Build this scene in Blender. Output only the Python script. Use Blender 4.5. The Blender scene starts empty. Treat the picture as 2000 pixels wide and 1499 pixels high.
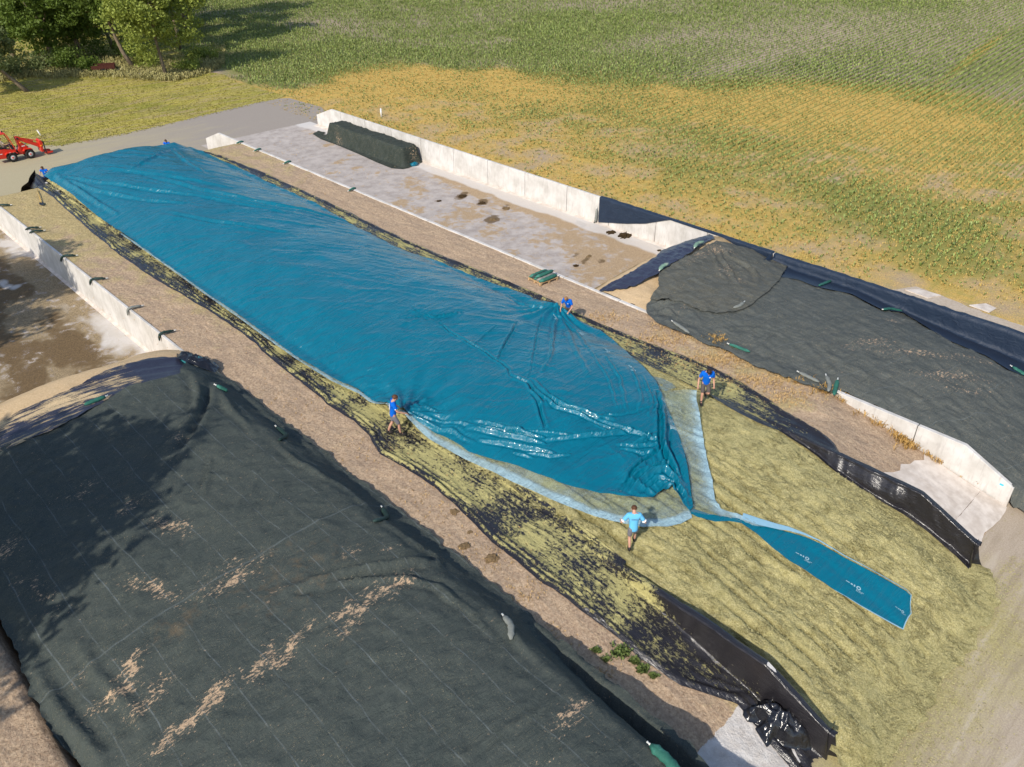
import bpy, bmesh, math, random
import numpy as np
from mathutils import Vector, Matrix
from mathutils.geometry import delaunay_2d_cdt
R = math.radians
random.seed(7)
RNG = np.random.RandomState(11)
S = bpy.context.scene
C = S.collection

# ------------------------------------------------------------------ camera
CAM_H = 22.0
FPX, CX, CY = 1600.0, 1000.0, 749.5          # focal length and centre in photo pixels (2000 x 1499)
VX = np.array([0.71458, -0.37775, 0.58880])    # world X in camera axes (right, down, forward)
VY = np.array([-0.69955, -0.38586, 0.60144])
VZ = np.array([0.0, -0.84166, -0.54002])
cam_d = bpy.data.cameras.new('camera'); cam = bpy.data.objects.new('camera', cam_d); C.objects.link(cam)
right = Vector((VX[0], VY[0], VZ[0])); down = Vector((VX[1], VY[1], VZ[1])); fwd = Vector((VX[2], VY[2], VZ[2]))
M = Matrix((( right.x, -down.x, -fwd.x, 0), (right.y, -down.y, -fwd.y, 0), (right.z, -down.z, -fwd.z, CAM_H), (0, 0, 0, 1)))
cam.matrix_world = M
cam_d.sensor_width = 36.0; cam_d.lens = 36.0 * FPX / 2000.0
cam_d.clip_start = 0.5; cam_d.clip_end = 3000
S.camera = cam

# ------------------------------------------------------------------ world, sun, exposure
SUN_AZ, SUN_EL = R(15.0), R(38.0)              # the light travels towards +X turned by SUN_AZ
w = bpy.data.worlds.new('World'); S.world = w; w.use_nodes = True
nt = w.node_tree; nt.nodes.clear()
sky = nt.nodes.new('ShaderNodeTexSky'); sky.sky_type = 'NISHITA'; sky.sun_disc = False
sky.sun_elevation = SUN_EL
sx, sy = -math.cos(SUN_AZ), -math.sin(SUN_AZ)  # towards the sun
sky.sun_rotation = math.atan2(sx, sy)
sky.air_density = 1.0; sky.dust_density = 1.0; sky.ozone_density = 1.0
bg = nt.nodes.new('ShaderNodeBackground'); bg.inputs[1].default_value = 0.15
wo = nt.nodes.new('ShaderNodeOutputWorld')
nt.links.new(sky.outputs[0], bg.inputs[0]); nt.links.new(bg.outputs[0], wo.inputs[0])
sd = bpy.data.lights.new('sun', 'SUN'); sd.energy = 3.9; sd.angle = R(0.6); sd.color = (1.0, 0.93, 0.82)
sun = bpy.data.objects.new('sun', sd); C.objects.link(sun)
tosun = Vector((sx * math.cos(SUN_EL), sy * math.cos(SUN_EL), math.sin(SUN_EL)))
sun.rotation_euler = tosun.to_track_quat('Z', 'Y').to_euler()
S.view_settings.view_transform = 'Standard'; S.view_settings.look = 'None'
S.view_settings.exposure = 0.26; S.view_settings.gamma = 1.0
S.cycles.max_bounces = 6; S.cycles.transparent_max_bounces = 8
S.cycles.caustics_reflective = False; S.cycles.caustics_refractive = False

# ------------------------------------------------------------------ numeric helpers
def _h(ix, iy, s):
    n = (ix.astype(np.int64) * 374761393 + iy.astype(np.int64) * 668265263 + s * 974711) & 0x7fffffff
    n = ((n ^ (n >> 13)) * 1274126177) & 0x7fffffff
    return ((n ^ (n >> 16)) & 0xffff) / 65535.0
def vn(x, y, s=0):
    x = np.asarray(x, float); y = np.asarray(y, float)
    ix = np.floor(x); iy = np.floor(y); fx = x - ix; fy = y - iy
    fx = fx * fx * fx * (fx * (fx * 6 - 15) + 10); fy = fy * fy * fy * (fy * (fy * 6 - 15) + 10)
    a = _h(ix, iy, s); b = _h(ix + 1, iy, s); c = _h(ix, iy + 1, s); d = _h(ix + 1, iy + 1, s)
    return (a * (1 - fx) + b * fx) * (1 - fy) + (c * (1 - fx) + d * fx) * fy
def fbm(x, y, s=0, o=4, g=0.5):
    t = 0.0; a = 1.0; n = 0.0
    for k in range(o):
        t = t + a * vn(x * 2 ** k + 17.3 * k, y * 2 ** k - 9.1 * k, s + k); n += a; a *= g
    return t / n
def ridg(x, y, s=0, o=3, g=0.5):
    t = 0.0; a = 1.0; n = 0.0
    for k in range(o):
        v = 1 - np.abs(2 * vn(x * 2 ** k + 5.7 * k, y * 2 ** k + 3.3 * k, s + k) - 1); t = t + a * v ** 2.2; n += a; a *= g
    return t / n
def sm(a, b, x):
    t = np.clip((np.asarray(x, float) - a) / (b - a), 0, 1); return t * t * (3 - 2 * t)
def px2(X, Y, Z=0.0):
    X = np.asarray(X, float); Y = np.asarray(Y, float); z = np.asarray(Z, float) - CAM_H
    c = [VX[k] * X + VY[k] * Y + VZ[k] * z for k in range(3)]
    return CX + FPX * c[0] / c[2], CY + FPX * c[1] / c[2]
def ray(px, py):
    d = np.array([(px - CX), (py - CY), FPX]); return np.array([d @ VX, d @ VY, d @ VZ])
def at(px, py, z=0.0):
    d = ray(px, py); t = (z - CAM_H) / d[2]; return (d[0] * t, d[1] * t, z)
def hit(px, py, H, top=4.5):
    d = ray(px, py); z = np.linspace(top, -0.3, 481); t = (z - CAM_H) / d[2]
    X = d[0] * t; Y = d[1] * t; f = z - H(X, Y)
    k = np.where(f <= 0)[0]
    i = k[0] if len(k) else 480
    if i > 0 and len(k):
        u = f[i - 1] / (f[i - 1] - f[i] + 1e-9); return (X[i-1] + (X[i]-X[i-1])*u, Y[i-1] + (Y[i]-Y[i-1])*u, z[i-1] + (z[i]-z[i-1])*u)
    return (X[i], Y[i], z[i])

# ------------------------------------------------------------------ heights of the yard
W3A, W3B, W2B, W2, W1 = 12.42, 16.40, 27.32, 31.62, 43.07     # inner line (smaller X) of each wall
WTOP = 2.02
def wtop(Y):
    return np.interp(Y, [3.95, 6.1, 67.9, 70.9], [1.05, WTOP, WTOP, 1.05])
def Hbank(X, Y):
    ln = 8.6 - 2.9 * np.clip((31.6 - np.asarray(X, float)) / 4.2, 0, 1) * (np.asarray(X, float) > 22)
    z = 1.95 * np.clip((Y - 3.9) / ln, 0, 1) ** 0.9 * (1 - sm(64.5, 69.8, Y))
    return z + (0.07 * fbm(X * 0.7, Y * 0.7, 3) + 0.03 * fbm(X * 4, Y * 4, 5) - 0.05) * np.clip(z * 2, 0, 1)
def HBs(X, Y):
    X = np.asarray(X, float); Y = np.asarray(Y, float)
    t = np.clip(np.abs((X - 21.9) / 5.5), 0, 1)
    toe = 2.75 + 0.9 * (fbm(X * 0.45, X * 0 + 3.1, 21) - 0.5) * 2 + 0.75 * sm(25.2, 27.6, X)
    r = np.clip((Y - toe) / 9.4, 0, 1)
    e = (r * (2 - r)) ** 0.85
    far = 1 - sm(65.3, 70.2, Y)
    z = 2.08 * e * (1 - 0.25 * t ** 6 * (1 - sm(8, 14, Y))) + 0.85 * (1 - t ** 2.6) * sm(7.5, 20, Y)
    return z * far
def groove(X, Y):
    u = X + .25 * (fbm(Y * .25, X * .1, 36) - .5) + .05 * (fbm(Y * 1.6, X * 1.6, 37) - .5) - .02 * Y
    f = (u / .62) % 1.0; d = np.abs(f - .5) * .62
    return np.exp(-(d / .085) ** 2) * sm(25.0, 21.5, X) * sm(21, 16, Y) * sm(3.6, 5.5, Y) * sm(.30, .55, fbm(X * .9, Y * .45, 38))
def HB(X, Y):
    z = HBs(X, Y)
    k = np.clip(z * 1.4, 0.0, 1)
    rut = np.abs(np.sin((X * 1.0 + 0.06 * Y + 0.5 * fbm(X * .6, Y * .25, 31)) * 3.4)) ** 0.35
    n = 0.16 * (fbm(X * 1.1, Y * 0.8, 8) - 0.5) + 0.13 * (fbm(X * 3.3, Y * 2.6, 9) - 0.5) - 0.10 * ridg(X * 1.9 + .8*fbm(X,Y,2), Y * 0.9, 12, 2) ** 3 \
        + 0.05 * (fbm(X * 9, Y * 7, 10) - 0.5) - 0.10 * (1 - rut) ** 1.5 * sm(25.5, 21, X) * sm(1.2, 4, z * 2.2) * (.4 + fbm(X * .5, Y * .3, 35))
    return z + (n - .15 * groove(X, Y)) * (0.25 + 0.75 * k) + 0.05
def HAs(X, Y):
    t = np.clip((np.asarray(X, float) - 31.8) / 11.25, 0, 1)
    z2 = np.interp(Y, [-3, 3.9, 7, 10], [0, 1.0, 1.75, 1.97])
    z1 = np.interp(Y, [-2, 6, 10, 14, 16, 20, 25], [0, .35, .65, 1.05, 1.3, 1.25, 1.95])
    s = t ** 2.2
    z = (1 - s) * z2 + s * z1 + 0.5 * 4 * t * (1 - t) * sm(-1, 12, Y)
    return z * sm(29.0 + .3 * (fbm(X * .7, X * 0, 4) - .5), 25.3, Y)
def HCs(X, Y):
    t = np.clip((np.asarray(X, float) - 1.0) / 11.4, 0, 1)
    z = 2.2 + 0.75 * (4 * t * (1 - t)) ** 0.8
    return z * np.clip((39.8 + .5 * (fbm(X * .6, X * 0, 5) - .5) - Y) / 4.8, 0, 1) ** 0.8
def H0(X, Y):
    X = np.asarray(X, float); Y = np.asarray(Y, float)
    r = np.zeros(np.broadcast(X, Y).shape)
    for m, f in (((X < 1.0), lambda a, b: Hbank(a, b) * 0 + 2.0 * (1 - sm(64, 70, b))), ((X >= 1.0) & (X < W3A), HCs), ((X >= W3A) & (X < W3B + .08), Hbank),
                 ((X >= W3B + .08) & (X < W2B + .08), HBs), ((X >= W2B + .08) & (X < W2 + .1), Hbank), ((X >= W2 + .1) & (X < W1), HAs)):
        r = np.where(m, f(X, Y), r)
    return r

# ------------------------------------------------------------------ objects
def tag(o, label=None, cat=None, group=None, kind=None):
    if label: o['label'] = label
    if cat: o['category'] = cat
    if group: o['group'] = group
    if kind: o['kind'] = kind
    return o
def empty(name, loc=(0, 0, 0), rz=0.0, label=None, cat=None, group=None):
    o = bpy.data.objects.new(name, None); C.objects.link(o); o.location = loc; o.rotation_euler = (0, 0, rz)
    o.empty_display_size = 0.2
    return tag(o, label, cat, group)
def link(name, me, parent=None, loc=None):
    o = bpy.data.objects.new(name, me); C.objects.link(o)
    if parent: o.parent = parent
    if loc is not None: o.location = loc
    return o
def np_mesh(name, v, f, mat=None, parent=None, smooth=True, attrs=None):
    v = np.asarray(v, np.float32); f = np.asarray(f, np.int32); k = f.shape[1]
    me = bpy.data.meshes.new(name)
    me.vertices.add(len(v)); me.vertices.foreach_set('co', v.ravel())
    me.loops.add(f.size); me.loops.foreach_set('vertex_index', f.ravel())
    me.polygons.add(len(f)); me.polygons.foreach_set('loop_start', np.arange(0, f.size, k, dtype=np.int32))
    me.update(calc_edges=True)
    if smooth: me.polygons.foreach_set('use_smooth', np.ones(len(f), bool))
    if mat: me.materials.append(mat)
    for a, d in (attrs or {}).items():
        d = np.asarray(d, np.float32)
        if d.ndim == 1:
            at_ = me.attributes.new(a, 'FLOAT', 'POINT'); at_.data.foreach_set('value', d)
        else:
            at_ = me.attributes.new(a, 'FLOAT_VECTOR', 'POINT'); at_.data.foreach_set('vector', d.ravel())
    return link(name, me, parent)
def grid(nx, ny):
    i = np.arange((nx) * (ny)).reshape(ny, nx)
    return np.stack([i[:-1, :-1], i[:-1, 1:], i[1:, 1:], i[1:, :-1]], -1).reshape(-1, 4)
def hfield(name, x0, x1, y0, y1, d, H, mat, attrs=None, kind='structure', skirt=0.0):
    nx = max(2, int((x1 - x0) / d) + 1); ny = max(2, int((y1 - y0) / d) + 1)
    X, Y = np.meshgrid(np.linspace(x0, x1, nx), np.linspace(y0, y1, ny))
    Z = H(X, Y) + 0 * X
    if skirt: Z[0, :] = Z[-1, :] = -skirt; Z[:, 0] = -skirt; Z[:, -1] = -skirt
    v = np.stack([X, Y, Z], -1).reshape(-1, 3)
    A = {k: fn(X, Y).ravel() for k, fn in (attrs or {}).items()}
    o = np_mesh(name, v, grid(nx, ny), mat, attrs=A)
    if kind: o['kind'] = kind
    return o
def densify(P, d):
    out = []
    for i in range(len(P)):
        a = np.array(P[i]); b = np.array(P[(i + 1) % len(P)]); n = max(1, int(np.linalg.norm(b - a) / d))
        for k in range(n): out.append(tuple(a + (b - a) * k / n))
    return out
def smooth_poly(P, it=1):
    for _ in range(it):
        Q = []
        for i in range(len(P)):
            a = np.array(P[i]); b = np.array(P[(i + 1) % len(P)])
            Q += [tuple(a * .75 + b * .25), tuple(a * .25 + b * .75)]
        P = Q
    return P
def inside(X, Y, P):
    r = np.zeros(X.shape, bool); n = len(P)
    for i in range(n):
        x0, y0 = P[i]; x1, y1 = P[(i + 1) % n]
        c = ((y0 > Y) != (y1 > Y)) & (X < (x1 - x0) * (Y - y0) / ((y1 - y0) if y1 != y0 else 1e-9) + x0)
        r ^= c
    return r
def sheet(name, poly, d, H, mat, parent=None, attrs=None, jag=0.0, fine=None, smooth=True):
    """a lying sheet: outline in world x, y; height from H(X, Y)"""
    P = densify([p[:2] for p in poly], d)
    if jag:
        P = [(p[0] + jag * 2 * (float(fbm(p[0] * 3.1, p[1] * 3.1, 77, 3)) - .5), p[1] + jag * 2 * (float(fbm(p[0] * 3.1, p[1] * 3.1, 78, 3)) - .5)) for p in P]
    A = np.array(P)
    xs = np.arange(A[:, 0].min(), A[:, 0].max(), d); ys = np.arange(A[:, 1].min(), A[:, 1].max(), d)
    X, Y = np.meshgrid(xs, ys); X = X + RNG.uniform(-.2, .2, X.shape) * d; Y = Y + RNG.uniform(-.2, .2, Y.shape) * d
    X = X.ravel(); Y = Y.ravel()
    if fine:
        k = Y > fine[0]; X = X[k]; Y = Y[k]; d2 = fine[1]
        x2, y2 = np.meshgrid(np.arange(A[:, 0].min(), A[:, 0].max(), d2), np.arange(A[:, 1].min(), fine[0], d2))
        X = np.concatenate([X, (x2 + RNG.uniform(-.2, .2, x2.shape) * d2).ravel()]); Y = np.concatenate([Y, (y2 + RNG.uniform(-.2, .2, x2.shape) * d2).ravel()])
    m = inside(X, Y, P); X = X[m]; Y = Y[m]
    pts = [Vector(p) for p in P] + [Vector((a, b)) for a, b in zip(X, Y)]
    r = delaunay_2d_cdt(pts, [], [list(range(len(P)))], 1, 1e-4)
    v = np.array([(p.x, p.y) for p in r[0]]); f = np.array([q for q in r[2] if len(q) == 3])
    a = v[f[:, 0]]; b = v[f[:, 1]]; c = v[f[:, 2]]
    flip = ((b[:, 0]-a[:, 0])*(c[:, 1]-a[:, 1]) - (b[:, 1]-a[:, 1])*(c[:, 0]-a[:, 0])) < 0
    f[flip] = f[flip][:, ::-1]
    Z = H(v[:, 0], v[:, 1])
    At = {k: fn(v[:, 0], v[:, 1]) for k, fn in (attrs or {}).items()}
    return np_mesh(name, np.column_stack([v, Z]), f, mat, parent, smooth, At)
def bm_obj(name, bm, mat, parent=None, smooth=False, loc=None):
    me = bpy.data.meshes.new(name); bm.normal_update(); bm.to_mesh(me); bm.free()
    if smooth:
        for p in me.polygons: p.use_smooth = True
    if mat: me.materials.append(mat)
    return link(name, me, parent, loc)
def box(bm, x0, x1, y0, y1, z0, z1, M=None, bev=0.0):
    vs = [bm.verts.new(p) for p in ((x0,y0,z0),(x1,y0,z0),(x1,y1,z0),(x0,y1,z0),(x0,y0,z1),(x1,y0,z1),(x1,y1,z1),(x0,y1,z1))]
    fs = [bm.faces.new([vs[i] for i in q]) for q in ((3,2,1,0),(4,5,6,7),(0,1,5,4),(1,2,6,5),(2,3,7,6),(3,0,4,7))]
    if M is not None:
        for q in vs: q.co = M @ q.co
    if bev:
        es = list({e for f in fs for e in f.edges}); bmesh.ops.bevel(bm, geom=es, offset=bev, segments=1, affect='EDGES', profile=.5)
def prism(bm, prof, axis, a0, a1, M=None):
    """extrude a 2-D outline along an axis ('x': outline is y,z; 'y': outline is x,z)"""
    def mk(p, a): return (a, p[0], p[1]) if axis == 'x' else (p[0], a, p[1])
    A = [bm.verts.new(mk(p, a0)) for p in prof]; B = [bm.verts.new(mk(p, a1)) for p in prof]
    n = len(prof)
    bm.faces.new(A); bm.faces.new(B[::-1])
    for i in range(n): bm.faces.new((A[i], B[i], B[(i+1) % n], A[(i+1) % n]))
    if M is not None:
        for q in A + B: q.co = M @ q.co
    bmesh.ops.recalc_face_normals(bm, faces=bm.faces[:])
def tube(bm, pts, rad, seg=8, caps=True, flat=1.0):
    pts = [Vector(p) for p in pts]; n = len(pts)
    rad = rad if hasattr(rad, '__len__') else [rad] * n
    rings = []; prev = None
    for i, p in enumerate(pts):
        t = (pts[min(i+1, n-1)] - pts[max(i-1, 0)]).normalized()
        up = Vector((0, 0, 1)) if abs(t.z) < .95 else Vector((1, 0, 0))
        if prev is not None and abs(t.z) >= .8: up = prev
        s = t.cross(up).normalized(); u = s.cross(t).normalized(); prev = u
        rings.append([bm.verts.new(p + (s * math.cos(a) + u * math.sin(a) * flat) * rad[i]) for a in [2*math.pi*k/seg for k in range(seg)]])
    for a, b in zip(rings, rings[1:]):
        for k in range(seg): bm.faces.new((a[k], a[(k+1) % seg], b[(k+1) % seg], b[k]))
    if caps: bm.faces.new(rings[0][::-1]); bm.faces.new(rings[-1])
    return rings
def ball(bm, c, r, u=12, v=8, M=None):
    if not hasattr(r, '__len__'): r = (r, r, r)
    T = Matrix.Translation(c) @ (M if M is not None else Matrix()) @ Matrix.Diagonal((r[0], r[1], r[2], 1))
    bmesh.ops.create_uvsphere(bm, u_segments=u, v_segments=v, radius=1, matrix=T)
def cyl(bm, c, axis, r, h, seg=20, r2=None):
    q = Vector(axis).to_track_quat('Z', 'Y').to_matrix().to_4x4()
    bmesh.ops.create_cone(bm, cap_ends=True, segments=seg, radius1=r, radius2=r if r2 is None else r2, depth=h, matrix=Matrix.Translation(c) @ q)
def copy_thing(root):
    r = root.copy(); C.objects.link(r)
    for ch in root.children:
        c = ch.copy(); C.objects.link(c); c.parent = r
        for g in ch.children:
            d = g.copy(); C.objects.link(d); d.parent = c
    return r

# ------------------------------------------------------------------ materials
class NT:
    def __init__(s, name, rough=0.8, spec=0.3, metal=0.0):
        s.m = bpy.data.materials.new(name); s.m.use_nodes = True; s.t = s.m.node_tree; s.t.nodes.clear()
        s.o = s.t.nodes.new('ShaderNodeOutputMaterial'); s.b = s.t.nodes.new('ShaderNodeBsdfPrincipled')
        s.t.links.new(s.b.outputs[0], s.o.inputs[0])
        s.b.inputs['Roughness'].default_value = rough; s.b.inputs['Specular IOR Level'].default_value = spec; s.b.inputs['Metallic'].default_value = metal
        s.co = s.t.nodes.new('ShaderNodeTexCoord').outputs['Object']
    def set(s, sock, v):
        if hasattr(v, 'links'): s.t.links.new(v, sock)
        elif isinstance(v, (tuple, list)):
            sock.default_value = tuple(v) + ((1,) if len(v) == 3 and sock.type == 'RGBA' else ())
        else: sock.default_value = v
    def map(s, scale=(1, 1, 1), rot=0.0, vec=None):
        n = s.t.nodes.new('ShaderNodeMapping'); s.set(n.inputs[0], vec or s.co)
        n.inputs['Scale'].default_value = scale; n.inputs['Rotation'].default_value = (0, 0, rot); return n.outputs[0]
    def noise(s, scale, detail=4, rough=.55, vec=None, dist=0.0):
        n = s.t.nodes.new('ShaderNodeTexNoise'); s.set(n.inputs['Vector'], vec or s.co)
        n.inputs['Scale'].default_value = scale; n.inputs['Detail'].default_value = detail
        n.inputs['Roughness'].default_value = rough; n.inputs['Distortion'].default_value = dist; return n.outputs[0]
    def vor(s, scale, vec=None, feat='F1'):
        n = s.t.nodes.new('ShaderNodeTexVoronoi'); n.feature = feat; s.set(n.inputs['Vector'], vec or s.co); n.inputs['Scale'].default_value = scale
        return n.outputs['Distance']
    def ramp(s, f, stops, interp='LINEAR'):
        n = s.t.nodes.new('ShaderNodeValToRGB'); s.set(n.inputs[0], f); e = n.color_ramp.elements; n.color_ramp.interpolation = interp
        while len(e) > len(stops): e.remove(e[-1])
        while len(e) < len(stops): e.new(.5)
        for k, (p, c) in zip(e, stops):
            k.position = p; c = (c, c, c) if not hasattr(c, '__len__') else c; k.color = tuple(c) + (1,)
        return n.outputs[0]
    def mix(s, f, a, b, mode='MIX'):
        n = s.t.nodes.new('ShaderNodeMix'); n.data_type = 'RGBA'; n.blend_type = mode
        s.set(n.inputs[0], f); s.set(n.inputs[6], a); s.set(n.inputs[7], b); return n.outputs[2]
    def math(s, op, a, b=0.0, c=None):
        n = s.t.nodes.new('ShaderNodeMath'); n.operation = op; s.set(n.inputs[0], a); s.set(n.inputs[1], b)
        if c is not None: s.set(n.inputs[2], c)
        return n.outputs[0]
    def attr(s, name, out='Fac'):
        n = s.t.nodes.new('ShaderNodeAttribute'); n.attribute_name = name; return n.outputs[out]
    def sep(s, vec=None):
        n = s.t.nodes.new('ShaderNodeSeparateXYZ'); s.set(n.inputs[0], vec or s.co); return n.outputs
    def bump(s, h, st=.5, d=.05):
        n = s.t.nodes.new('ShaderNodeBump'); n.inputs['Strength'].default_value = st; n.inputs['Distance'].default_value = d
        s.set(n.inputs['Height'], h)
        if s.b.inputs['Normal'].links: s.t.links.new(s.b.inputs['Normal'].links[0].from_socket, n.inputs['Normal'])
        s.t.links.new(n.outputs[0], s.b.inputs['Normal']); return n.outputs[0]
    def col(s, v): s.set(s.b.inputs['Base Color'], v); return s
    def rough(s, v): s.set(s.b.inputs['Roughness'], v); return s
    def objvar(s, c, amt=.25):
        n = s.t.nodes.new('ShaderNodeObjectInfo'); f = s.math('MULTIPLY_ADD', n.outputs['Random'], 2 * amt, 1 - amt)
        h = s.t.nodes.new('ShaderNodeHueSaturation'); s.set(h.inputs['Value'], f); s.set(h.inputs['Color'], c); return h.outputs[0]
def plain(name, col, rough=.6, spec=.4, metal=0.0, var=.12, scale=9.0, bump=.0):
    m = NT(name, rough, spec, metal)
    n = m.noise(scale, 3)
    m.col(m.mix(n, tuple(c * (1 - var) for c in col), tuple(min(1, c * (1 + var)) for c in col)))
    if bump: m.bump(n, .5, bump)
    return m.m

# ------------------------------------------------------------------ ground, field, meadow, road, yard, floors
m = NT('soil_base', .95, .1)
m.col(m.ramp(m.noise(.25, 8, .6), [(.3, (.20, .17, .07)), (.7, (.30, .25, .12))])); MAT_BASE = m.m
tag(np_mesh('ground', [(-900, -900, -.06), (1600, -900, -.06), (1600, 1600, -.06), (-900, 1600, -.06)], [(0, 1, 2, 3)], MAT_BASE), kind='structure')

FB = np.array([(-400, 60), (300, 120), (440, 148), (500, 158), (560, 170), (620, 172), (680, 138), (780, 122), (880, 142), (980, 136), (1060, 142), (1180, 158), (1260, 166), (1400, 176), (1500, 178), (1620, 180), (1720, 190), (1850, 225), (2000, 262), (2400, 340)], float)
def field_px(X, Y): return px2(X, Y, 0.0)
def f_masks(X, Y):
    px, py = field_px(X, Y)
    n1 = .6 * (fbm(X * .16, Y * .10, 41, 4) - .5); n2 = .7 * (fbm(X * .5, Y * .5, 43, 4) - .5); n3 = fbm(X * .05, Y * .05, 47, 3) - .5
    yb = np.interp(px, FB[:, 0], FB[:, 1]) + 40 * n1 + 16 * n2
    up = sm(10, -10, py - yb)                                             # 1 in the lush part
    def blob(cx, cy, rx, ry, a=0.0):
        dx = px - cx; dy = py - cy; u = dx * math.cos(a) + dy * math.sin(a); v = -dx * math.sin(a) + dy * math.cos(a)
        return np.exp(-(u / rx) ** 2 - (v / ry) ** 2)
    lush = np.clip(.70 + 1.0 * n1 + .8 * n2 + .4 * n3, 0, 1)
    gl = blob(1450, 300, 330, 60, .25) * .75 + blob(1750, 440, 250, 70, .35) * .8 + blob(1950, 400, 120, 160) * .5 + blob(1150, 240, 130, 40) * .35 + blob(1300, 300, 90, 50) * .4 + blob(900, 190, 60, 20) * .5
    low = np.clip(.20 + gl * .48 + 1.1 * n1 + .7 * n2, 0.02, .95)
    bare = blob(1300, 75, 150, 22, -.15) * .8 + blob(1560, 75, 210, 42, -.12) * 1.1 + blob(1900, 60, 190, 60, -.4) * .8 + blob(1150, 10, 260, 14, -.05) * .7 + blob(640, 45, 120, 14) * .8 + blob(960, 40, 120, 10) * .5 + blob(1450, 125, 150, 14, -.25) * .6 + blob(2000, 180, 150, 60, -.5) * .6
    bare = np.clip(bare * (.75 + 1.6 * n1 + 1.2 * n2), 0, 1)
    g = up * lush * (1 - .75 * bare) + (1 - up) * low
    rows = sm(1150, 1600, px + .35 * (250 - py)) * sm(420, 180, py - .12 * (px - 1500))      # clear rows to the right
    org = blob(1500, 200, 560, 40, .06) * .55 + blob(1780, 215, 330, 46, .1) * 1.0 + blob(1910, 105, 70, 8, -.65) * 1.5 + blob(720, 150, 160, 30) * .6 + blob(1000, 160, 240, 26) * .5
    o = np.clip((1 - up) * (.58 + .9 * n2 + .4 * n1) + org, 0, 1) * (1 - .7 * bare)
    edge = np.maximum(0, 1 - (X - 43.2) / 2.2) * (Y > 10)
    return np.clip(g - edge * .4, 0, 1), np.clip(o, 0, 1), np.clip(bare, 0, 1), rows, up
ROWA = R(5.0)
m = NT('field_soil', .95, .08)
g = m.attr('g'); o_ = m.attr('o'); b_ = m.attr('bare'); fn = m.noise(7, 6, .7); fm = m.noise(1.3, 4)
soil = m.ramp(fn, [(.35, (.25, .185, .135)), (.65, (.46, .37, .29))])
org = m.mix(m.ramp(fm, [(.4, 0.0), (.65, .6)]), m.ramp(m.noise(14, 6, .8), [(.36, (.26, .17, .04)), (.5, (.54, .35, .095)), (.62, (.74, .50, .17))]), m.ramp(m.noise(11, 6, .8), [(.38, (.17, .16, .04)), (.6, (.44, .38, .13))]))
grn = m.ramp(m.noise(12, 6, .78), [(.38, (.10, .12, .03)), (.62, (.28, .29, .085))])
rowv = m.map((1, 1, 1), -ROWA); sy_ = m.sep(rowv)[1]
wv = m.math('SINE', m.math('MULTIPLY', sy_, 2 * math.pi / .75)); wv = m.math('MULTIPLY_ADD', wv, .5, .5)
base = m.mix(m.ramp(m.math('ADD', o_, m.math('MULTIPLY_ADD', fn, .8, -.4)), [(.25, 0.0), (.62, 1.0)]), soil, org)
gm = m.math('ADD', m.math('MULTIPLY', g, .9), m.math('MULTIPLY_ADD', fn, .9, -.45))
gm = m.math('ADD', gm, m.math('MULTIPLY', m.math('MULTIPLY_ADD', wv, 1.0, -.6), m.math('MULTIPLY_ADD', m.attr('rows'), 1.5, .15)))
base = m.mix(m.ramp(gm, [(.2, 0.0), (.62, .85)]), base, grn)
m.col(base); m.bump(fn, .6, .06); MAT_FIELD = m.m
fx = np.unique(np.concatenate([np.arange(43.4, 130, .5), np.arange(130, 320, 3.0)])); fy = np.unique(np.concatenate([np.arange(-60, 0, 3.0), np.arange(0, 140, .6), np.arange(140, 330, 3.0)]))
X, Y = np.meshgrid(fx, fy); G = f_masks(X, Y)
Z = .03 * fbm(X * 1.3, Y * 1.3, 5) - .005
fo = np_mesh('field', np.stack([X, Y, Z], -1).reshape(-1, 3), grid(len(fx), len(fy)), MAT_FIELD, attrs={'g': G[0].ravel(), 'o': G[1].ravel(), 'bare': G[2].ravel(), 'rows': G[3].ravel()})
tag(fo, kind='structure')

# crop plants in rows, and the dry weeds between them
def tufts(P, h, wdt, nb, spread, seed):
    """P: N x 3 bases; h, wdt, spread: N; nb blades each; returns verts, tris"""
    r = np.random.RandomState(seed); N = len(P)
    a = r.uniform(0, 2 * np.pi, (N, nb)); hh = h[:, None] * r.uniform(.55, 1.1, (N, nb)); sp = spread[:, None] * r.uniform(.4, 1.2, (N, nb))
    c, s = np.cos(a), np.sin(a); base = P[:, None, :] + np.stack([c, s, 0 * c], -1) * 0.02
    side = np.stack([-s, c, 0 * c], -1) * (wdt[:, None, None] * .5)
    midp = base + np.stack([c * sp * .45, s * sp * .45, hh * .75], -1)
    tip = base + np.stack([c * sp, s * sp, hh * r.uniform(.55, 1.05, (N, nb))], -1)
    v = np.stack([base - side * .5, midp - side, tip, midp + side], 2).reshape(-1, 3)
    f = np.arange(len(v)).reshape(-1, 4)
    return v, f
def visible(X, Y, mrg=60):
    px, py = px2(X, Y, 0); return (px > -mrg) & (px < 2000 + mrg) & (py > -mrg) & (py < 1499 + mrg)
ca, sa = math.cos(ROWA), math.sin(ROWA)
u, v_ = np.meshgrid(np.arange(35, 235, .24), np.arange(-25, 190, .75))
v_ = v_ + .05 * np.sin(u * .2) + RNG.uniform(-.05, .05, u.shape); u = u + RNG.uniform(-.1, .1, u.shape)
X = (u * ca - v_ * sa).ravel(); Y = (u * sa + v_ * ca).ravel()
k = visible(X, Y) & (X > 44.2); X, Y = X[k], Y[k]
G = f_masks(X, Y); far = np.hypot(X, Y); inn = RNG.uniform(0, 1, X.shape)
shadow_side = (X < 62) & (Y > 96)
den = np.clip(G[0] * 1.15 + .16, 0, 1) * np.clip(130 / far, .45, 1)
off = np.where(G[3] < .4, RNG.uniform(-.2, .2, X.shape), 0) ; Y = Y + off
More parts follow.
